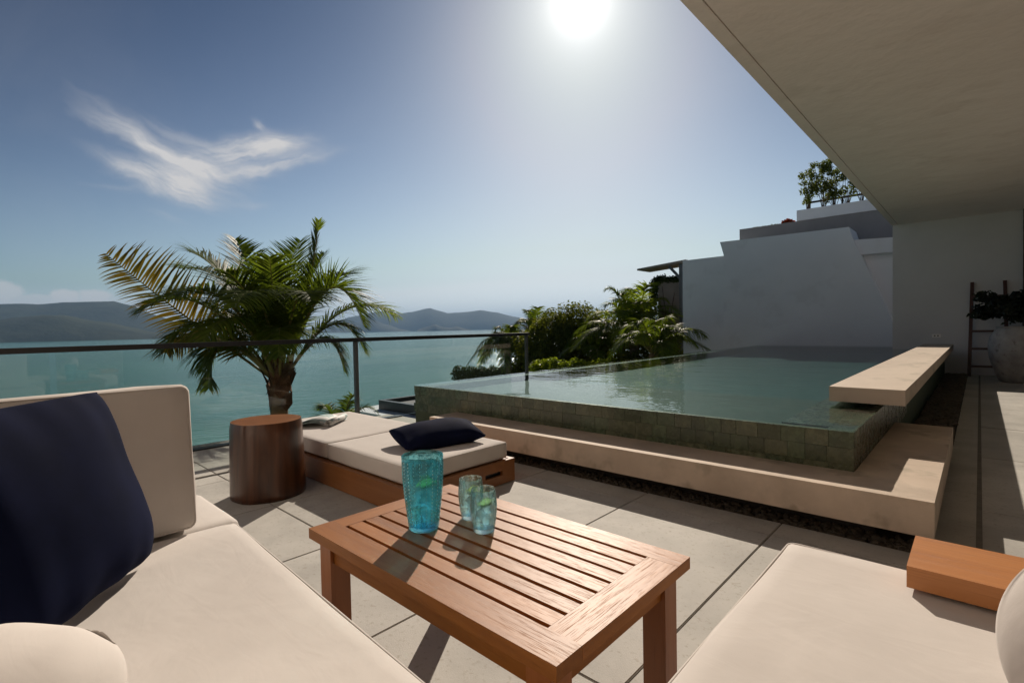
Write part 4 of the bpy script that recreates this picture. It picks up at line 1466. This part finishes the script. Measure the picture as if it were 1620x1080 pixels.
def vessel(name, label, cat, cx, cy, prof_out, wall, mat, fill, flute, amp, spout=None, seed=0, group=None, beads=None, fruit='lime_flesh', nice=5):
    t = thing(name, label, cat, (cx, cy, TZ), group)
    zs = [z for r, z in prof_out]
    H = zs[-1]

    def rad(z):
        for (r0, z0), (r1, z1) in zip(prof_out, prof_out[1:]):
            if z0 <= z <= z1:
                s = (z - z0) / (z1 - z0)
                return r0 + (r1 - r0) * s
        return prof_out[-1][0]
    base = 0.016
    inner = [(rad(base + (H - base) * k / 16) - wall, base + (H - base) * k / 16) for k in range(17)]
    prof = [(0.0, 0.0005)] + [(r, z + 0.0005) for r, z in prof_out] + [(prof_out[-1][0] - wall * 0.5, H + wall * 0.5)] + inner[::-1] + [(0.0, base)]
    bm = lathe(prof, cx, cy, TZ, 64 if flute else 48, flute, amp, 2, len(prof_out) - 1)
    if spout:
        for v in bm.verts:
            dx, dy, dz = v.co.x - cx, v.co.y - cy, v.co.z - TZ
            a = math.atan2(dy, dx) - spout
            a = (a + math.pi) % (2 * math.pi) - math.pi
            k = math.exp(-(a / 0.26) ** 2) * max(0, (dz - H + 0.035) / 0.035)
            if k > 0:
                v.co.x += math.cos(spout) * 0.012 * k
                v.co.y += math.sin(spout) * 0.012 * k
                v.co.z -= 0.014 * k * k
    obj('glass_body', bm, mat, t, smooth=True, angle=50)
    # drink
    zt = base + (H - base) * fill
    lq = [(0.0, base + 0.0008)] + [(rad(base + (zt - base) * k / 12) - wall - 0.0008, base + 0.0008 + (zt - base) * k / 12) for k in range(13)] + [(0.0, zt)]
    obj('drink', lathe(lq, cx, cy, TZ, 40), 'drink', t, smooth=True, angle=50)
    rr = random.Random(seed)
    for i in range(nice):
        zc = base + 0.02 + (zt - base - 0.03) * (i + 0.3) / nice
        rmax = max(0.004, rad(zc) - wall - 0.024)
        a = i * 2.4 + rr.random()
        s = rr.uniform(0.011, 0.015)
        c = Vector((cx + math.cos(a) * rmax * 0.75, cy + math.sin(a) * rmax * 0.75, TZ + zc))
        rm = Euler((rr.uniform(0, 3), rr.uniform(0, 3), rr.uniform(0, 3))).to_matrix().to_4x4()
        b2 = bmesh.new()
        bmesh.ops.create_cube(b2, size=2 * s)
        bmesh.ops.bevel(b2, geom=b2.edges[:], offset=s * 0.25, segments=2, affect='EDGES')
        bmesh.ops.transform(b2, matrix=Matrix.Translation(c) @ rm, verts=b2.verts)
        obj('ice_cube', b2, 'ice', t, smooth=True, angle=40)
    # fruit slice at the surface
    r = min(0.027 if H > 0.2 else 0.020, rad(zt) - wall - 0.004)
    sl = slice_disc(Vector((cx + 0.005, cy + 0.004, TZ + zt + 0.001)), Euler((R(12), R(-14), R(30))), r, 0.006, 'fruit_slice', fruit, t)
    ring = bmesh.new()
    obj('rind', ring_bm(Vector((cx + 0.005, cy + 0.004, TZ + zt + 0.001)), Euler((R(12), R(-14), R(30))), r, 0.0065, 0.0018), 'lime_skin', sl)
    if beads:
        # rows of trapped air bubbles in the glass
        verts, faces = [], []
        bm = bmesh.new()
        bmesh.ops.create_icosphere(bm, subdivisions=1, radius=1.0)
        bv = [v.co.copy() for v in bm.verts]
        bf = [tuple(v.index for v in f.verts) for f in bm.faces]
        bm.free()
        nr, nc, s = beads
        for i in range(nr):
            z = 0.03 + (H - 0.045) * i / (nr - 1)
            for j in range(nc):
                a = 2 * math.pi * (j + 0.5) / nc
                rr_ = rad(z) - wall * 0.35
                c = Vector((cx + rr_ * math.cos(a), cy + rr_ * math.sin(a), TZ + z))
                k = len(verts)
                verts += [tuple(c + Vector((p.x * s, p.y * s, p.z * s * 2.1))) for p in bv]
                faces += [tuple(q + k for q in f) for f in bf]
        o = pyobj('air_bubbles', verts, faces, 'bubble', t, smooth=True)
        o['kind'] = 'stuff'
    return t


def ring_bm(c, rot, r, h, w, n=28):
    bm = bmesh.new()
    M = Matrix.Translation(c) @ rot.to_matrix().to_4x4()
    prof = ((r + 0.0002, -h / 2), (r + w, -h / 2), (r + w, h / 2), (r + 0.0002, h / 2))
    rings = []
    for i in range(n):
        a = 2 * math.pi * i / n
        rings.append([bm.verts.new(M @ Vector((q * math.cos(a), q * math.sin(a), z))) for q, z in prof])
    for i in range(n):
        A, B = rings[i], rings[(i + 1) % n]
        for k in range(4):
            bm.faces.new((A[k], B[k], B[(k + 1) % 4], A[(k + 1) % 4]))
    return bm


jug_prof = [(0.040, 0.0), (0.0465, 0.004), (0.048, 0.012), (0.051, 0.04), (0.056, 0.08), (0.0605, 0.12), (0.0635, 0.16), (0.0650, 0.20), (0.0650, 0.222), (0.0655, 0.234)]
vessel('glass_jug', 'tall turquoise glass jug of iced lime water on the table', 'jug', -1.290, 0.962, jug_prof, 0.0042, 'blue_glass', 0.58, 16, 0.0006,
       spout=R(10), seed=3, beads=(18, 20, 0.0017), nice=8)
tum = [(0.028, 0.0), (0.0325, 0.003), (0.034, 0.010), (0.038, 0.035), (0.0415, 0.065), (0.0425, 0.085), (0.041, 0.105), (0.0385, 0.125), (0.0375, 0.133)]
GG = 'tumblers on the coffee table'
vessel('glass_tumbler', 'clear bubbled tumbler standing behind, nearer the lounger', 'tumbler', -1.240, 1.120, tum, 0.0032, 'pale_glass', 0.66, 12, 0.0005, seed=5,
       group=GG, beads=(12, 16, 0.0011), fruit='lemon_flesh', nice=4)
vessel('glass_tumbler', 'clear bubbled tumbler in front, nearest the table middle', 'tumbler', -1.128, 1.070, tum, 0.0032, 'pale_glass', 0.62, 12, 0.0005, seed=7,
       group=GG, beads=(12, 16, 0.0011), nice=4)

# ------------------------------------------------------------------ left sofa
sofa = thing('outdoor_sofa', 'deep cream cushioned sofa on the left with upright back', 'sofa', (-1.2, 0.1, 0.0))
obj('base_frame', box(-2.22, 0.15, -0.45, 0.46, 0.04, 0.2495), 'lounger_wood', sofa, bevel=0.01)
sm = rounded_box(-0.835, 0.017, 0.350, 1.015, 0.535, 0.100, 0.032, 16, 0.004, 1, 0.003)
bmesh.ops.rotate(sm, verts=sm.verts, cent=(-0.835, 0.552, 0.35), matrix=Matrix.Rotation(R(-2.6), 3, 'Z'))
sc1 = obj('seat_cushion', sm, 'fabric', sofa, smooth=True)
pb = piping_bm(-0.835, 0.017, 0.350, 1.015, 0.535, 0.100, 0.032)
bmesh.ops.rotate(pb, verts=pb.verts, cent=(-0.835, 0.552, 0.35), matrix=Matrix.Rotation(R(-2.6), 3, 'Z'))
obj('piping', pb, 'fabric', sc1, smooth=True)
obj('rear_cushion', rounded_box(-2.080, 0.031, 0.348, 0.228, 0.585, 0.098, 0.03, 12, 0.004, 2, 0.003), 'fabric', sofa, smooth=True)
bc = rounded_box(-1.900, -0.168, 0.684, 0.075, 0.650, 0.232, 0.030, 16, 0.0, 3, 0.005, 4.0)
bmesh.ops.rotate(bc, verts=bc.verts, cent=(-1.900, 0.0, 0.452), matrix=Matrix.Rotation(R(-5), 3, 'Y'))
bmesh.ops.rotate(bc, verts=bc.verts, cent=(-1.900, 0.482, 0.452), matrix=Matrix.Rotation(R(0), 3, 'Z'))
bc1 = obj('back_cushion', bc, 'fabric', sofa, smooth=True)
for sd in (1, -1):
    pb = piping_bm(-1.900, -0.168, 0.684, 0.075, 0.650, 0.232, 0.030, side=sd, axis=0)
    bmesh.ops.rotate(pb, verts=pb.verts, cent=(-1.900, 0.0, 0.452), matrix=Matrix.Rotation(R(-5), 3, 'Y'))
    obj('piping', pb, 'fabric', bc1, smooth=True)


def axes(xv, yv):
    x = Vector(xv).normalized()
    y = Vector(yv)
    y = (y - x * y.dot(x)).normalized()
    z = x.cross(y)
    return Matrix((x, y, z)).transposed()


# scatter cushions on the left sofa
tag(obj('throw_pillow', pillow(Vector((-1.527, 0.116, 0.702)), axes((-0.754, 0.656, 0.0), (-0.07, -0.105, 0.49)), 0.258, 0.25, 0.095, 1, c=0.06, wr=0.030, disc=0.22), 'navy', smooth=True),
    'large navy throw pillow leaning on the sofa back', 'pillow')
tag(obj('throw_pillow', pillow(Vector((-1.090, -0.048, 0.497)), axes((0.3, 0.9, 0.0), (-0.62, 0.2, 0.22)), 0.215, 0.195, 0.085, 2, c=0.0, wr=0.03, power=0.6, disc=0.9), 'fabric', smooth=True),
    'cream rounded throw pillow cut by the lower left corner', 'pillow')

# ------------------------------------------------------------------ right sofa
sofa2 = thing('outdoor_sofa', 'cream cushioned seat in the lower right with wooden arm', 'sofa', (0.1, 1.0, 0.0))
obj('base_frame', box(-0.37, 0.70, -0.3, 1.57, 0.04, 0.2565), 'lounger_wood', sofa2, bevel=0.01)
sc2 = obj('seat_cushion', rounded_box(0.185, 0.623, 0.352, 0.600, 1.000, 0.095, 0.033, 16, 0.006, 4, 0.004), 'fabric', sofa2, smooth=True)
obj('piping', piping_bm(0.185, 0.623, 0.352, 0.600, 1.000, 0.095, 0.033), 'fabric', sc2, smooth=True)
ar = bmesh.new()
bx(ar, -0.122, 0.55, 1.462, 1.685, 0.462, 0.512)
am = obj('armrest', ar, 'arm_wood', sofa2, bevel=0.010, seg=1)
obj('arm_support', box(-0.06, 0.53, 1.52, 1.60, 0.440, 0.4615), 'arm_wood', sofa2)
tag(obj('throw_pillow', pillow(Vector((0.222, 1.100, 0.580)), axes((0.95, -0.2, 0.0), (0.05, 0.35, 0.9)), 0.205, 0.175, 0.08, 5, c=0.0, wr=0.025, power=0.6, disc=0.9), 'fabric', smooth=True),
    'cream throw pillow at the right edge beside the wooden arm', 'pillow')

# ------------------------------------------------------------------ lounger
lo = thing('sun_lounger', 'low wooden sun lounger with cream folding cushion by the pool ledge', 'sun lounger', (-3.5, 2.13, 0.0))
LX0, LX1, LY0, LY1 = -4.66, -2.41, 1.67, 2.597
fr = bmesh.new()
bx(fr, LX0, LX1 - 0.026, LY0, LY0 + 0.03, 0.006, 0.163)
bx(fr, LX0, LX1 - 0.026, LY1 - 0.03, LY1, 0.006, 0.163)
bx(fr, LX0, LX0 + 0.03, LY0 + 0.03, LY1 - 0.03, 0.006, 0.163)
obj('side_board', fr, 'lounger_wood', lo, bevel=0.003)
eb = bmesh.new()
ey0, ey1 = 2.31, 2.475
bx(eb, LX1 - 0.0255, LX1, LY0, ey0, 0.006, 0.163)
bx(eb, LX1 - 0.0255, LX1, ey1, LY1, 0.006, 0.163)
bx(eb, LX1 - 0.0255, LX1, ey0 + 0.0005, ey1 - 0.0005, 0.006, 0.066)
bx(eb, LX1 - 0.0255, LX1, ey0 + 0.0005, ey1 - 0.0005, 0.098, 0.163)
obj('end_board', eb, 'lounger_wood', lo)
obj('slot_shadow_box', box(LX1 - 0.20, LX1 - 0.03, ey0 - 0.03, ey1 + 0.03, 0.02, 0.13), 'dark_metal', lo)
obj('deck', box(LX0 + 0.031, LX1 - 0.027, LY0 + 0.031, LY1 - 0.031, 0.132, 0.158), 'lounger_wood', lo)
lc = obj('cushion', rounded_box(-2.93, 2.135, 0.222, 0.492, 0.425, 0.058, 0.022, 14, 0.005, 6, 0.003), 'fabric', lo, smooth=True)
obj('piping', piping_bm(-2.93, 2.135, 0.222, 0.492, 0.425, 0.058, 0.022, 0.0026), 'fabric', lc, smooth=True)
lc = obj('cushion', rounded_box(-4.02, 2.135, 0.223, 0.590, 0.425, 0.059, 0.022, 14, 0.005, 7, 0.003), 'fabric', lo, smooth=True)
obj('piping', piping_bm(-4.02, 2.135, 0.223, 0.59, 0.425, 0.059, 0.022, 0.0026), 'fabric', lc, smooth=True)
tag(obj('throw_pillow', pillow(Vector((-2.79, 2.215, 0.352)), axes((0.26, 0.96, 0.03), (-0.95, 0.25, 0.16)), 0.305, 0.178, 0.085, 8, c=0.05, wr=0.026, disc=0.12), 'navy', smooth=True),
    'navy oblong pillow lying on the sun lounger', 'pillow')

# newspaper: a rolled sheet and loose open pages
npap = thing('newspaper', 'half-rolled newspaper lying on the far end of the lounger', 'newspaper', (-4.25, 2.0, 0.285))


def sheet(pts, w, wv_, name):
    verts, faces = [], []
    for p in pts:
        verts.append(tuple(Vector(p) - Vector(wv_) * w / 2))
        verts.append(tuple(Vector(p) + Vector(wv_) * w / 2))
    for i in range(len(pts) - 1):
        faces.append((2 * i, 2 * i + 1, 2 * i + 3, 2 * i + 2))
    o = pyobj(name, verts, faces, 'newsprint', npap, smooth=True)
    md = o.modifiers.new('thickness', 'SOLIDIFY')
    md.thickness = 0.0012
    return o


def newsprint():
    m, g = newmat('newsprint')
    tc = g.n('ShaderNodeTexCoord')
    o = tc.outputs['Object']
    sx = g.n('ShaderNodeSeparateXYZ')
    g.put(sx.inputs[0], o)
    ln = g.step(g.m('SINE', g.m('MULTIPLY', sx.outputs[0], 700.0)), -0.1, 0.4)
    wd = g.step(g.noise(g.v('MULTIPLY', o, (60.0, 160.0, 1.0)), 1.0, 2.0, 0.5), 0.40, 0.52)
    pic = g.step(g.noise(o, 9.0, 1.0, 0.4), 0.55, 0.57)
    c = g.mix(g.m('MULTIPLY', g.m('MULTIPLY', ln, wd), 0.6), (0.62, 0.61, 0.58), (0.08, 0.08, 0.085))
    c = g.mix(g.m('MULTIPLY', pic, 0.75), c, g.ramp(g.noise(o, 40.0, 3.0, 0.6), ((0.3, (0.05, 0.10, 0.10)), (0.7, (0.30, 0.42, 0.40)))))
    p = princ(g, c, 0.6, 0.3)
    return finish(m, g, p.outputs[0])


newsprint()
wv1 = Vector((-0.62, 0.78, 0)).normalized()
av1 = Vector((wv1.y, -wv1.x, 0))
roll = []
c0 = Vector((-4.06, 2.13, 0.318))
for i in range(44):
    a = i / 43 * 4.6 * math.pi
    r = 0.030 - 0.0035 * a / math.pi
    roll.append(c0 + av1 * math.cos(a) * r + Vector((0, 0, math.sin(a) * r)))
sheet(roll, 0.34, wv1, 'rolled_page')
for k, (ang, h, off) in enumerate(((0.0, 0.05, 0.0), (0.18, 0.035, 0.01), (-0.2, 0.02, -0.015))):
    dirv = (Matrix.Rotation(ang, 3, 'Z') @ -av1)
    st0 = c0 + Vector((0, 0, -0.028 + 0.003 * k))
    pts = [st0 + dirv * (0.33 * t) + Vector((0, 0, h * math.sin(math.pi * t ** 0.8) + 0.002)) for t in [i / 10 for i in range(11)]]
    sheet(pts, 0.32, (Matrix.Rotation(ang, 3, 'Z') @ wv1), 'open_page')

# ------------------------------------------------------------------ wooden stump stool
st = thing('stump_stool', 'dark polished tree-trunk stool beside the lounger', 'stool', (-3.50, 1.34, 0.0))
sv, sfc = [], []
n, rows_ = 56, 14
for k in range(rows_ + 1):
    z = 0.492 * k / rows_
    for i in range(n):
        a = 2 * math.pi * i / n
        r = 0.229 - 0.012 * (z / 0.49) + 0.010 * noise.noise(Vector((math.cos(a) * 1.6, math.sin(a) * 1.6, z * 0.8))) + 0.002 * noise.noise(Vector((math.cos(a) * 8, math.sin(a) * 8, z)))
        if k == rows_:
            r -= 0.006
        if k == 0:
            r -= 0.004
        sv.append((-3.50 + r * math.cos(a) - 0.012 * z, 1.34 + r * math.sin(a), z if k < rows_ else 0.497))
for k in range(rows_):
    for i in range(n):
        j = (i + 1) % n
        sfc.append((k * n + i, k * n + j, (k + 1) * n + j, (k + 1) * n + i))
sfc.append(tuple(range(n))[::-1])
so_ = pyobj('trunk', sv, sfc, 'stump_bark', st, smooth=True)
tv = sv[rows_ * n:]
pyobj('cut_top', [(x, y, z + 0.0003) for x, y, z in tv], [tuple(range(n))], 'stump_top', st)

# ------------------------------------------------------------------ big pot with plant by the ladder
pt = thing('garden_pot', 'large rough pale pot with dark plant beside the ladder', 'pot', (0.515, 12.05, 0.0))
pp = [(0.0, 0.002), (0.24, 0.002), (0.27, 0.02), (0.33, 0.18), (0.395, 0.40), (0.415, 0.60), (0.39, 0.78), (0.33, 0.88), (0.30, 0.915), (0.315, 0.945),
      (0.285, 0.945), (0.27, 0.90), (0.0, 0.89)]
obj('vessel', lathe(pp, 0.515, 12.05, 0.0, 56), 'pot', pt, smooth=True, angle=50)
V_, F_ = [], []
rp_ = random.Random(90)
for i in range(40):
    a = rp_.uniform(0, 6.283)
    rad_ = rp_.uniform(0.15, 0.56)
    p0 = Vector((0.515, 12.05, 0.93))
    p2 = p0 + Vector((math.cos(a) * rad_, math.sin(a) * rad_ * 0.7, rp_.uniform(0.12, 0.62)))
    p1 = (p0 + p2) / 2 + Vector((0, 0, 0.22))
    leaf_cloud(V_, F_, rp_, tuple(p2), (0.16, 0.14, 0.09), 40, 0.10)
    leaf_cloud(V_, F_, rp_, tuple(bezier(p0, p1, p2, 0.6)), (0.14, 0.12, 0.07), 22, 0.12)
pl = pyobj('foliage', V_, F_, 'dark_leaf', pt)

# ------------------------------------------------------------------ haze
hm, hg_ = newmat('haze_air')
pvv = hg_.n('ShaderNodeVolumePrincipled')
pvv.inputs['Color'].default_value = (0.38, 0.64, 1.0, 1)
pvv.inputs['Density'].default_value = 0.00008
pvv.inputs['Anisotropy'].default_value = 0.0
finish(hm, hg_, None, pvv.outputs[0])
tag(obj('haze', box(-15000, 15000, -15000, 15000, -21.0, 520), 'haze_air'), 'thin sea haze over the bay and hills', 'haze', kind='stuff')
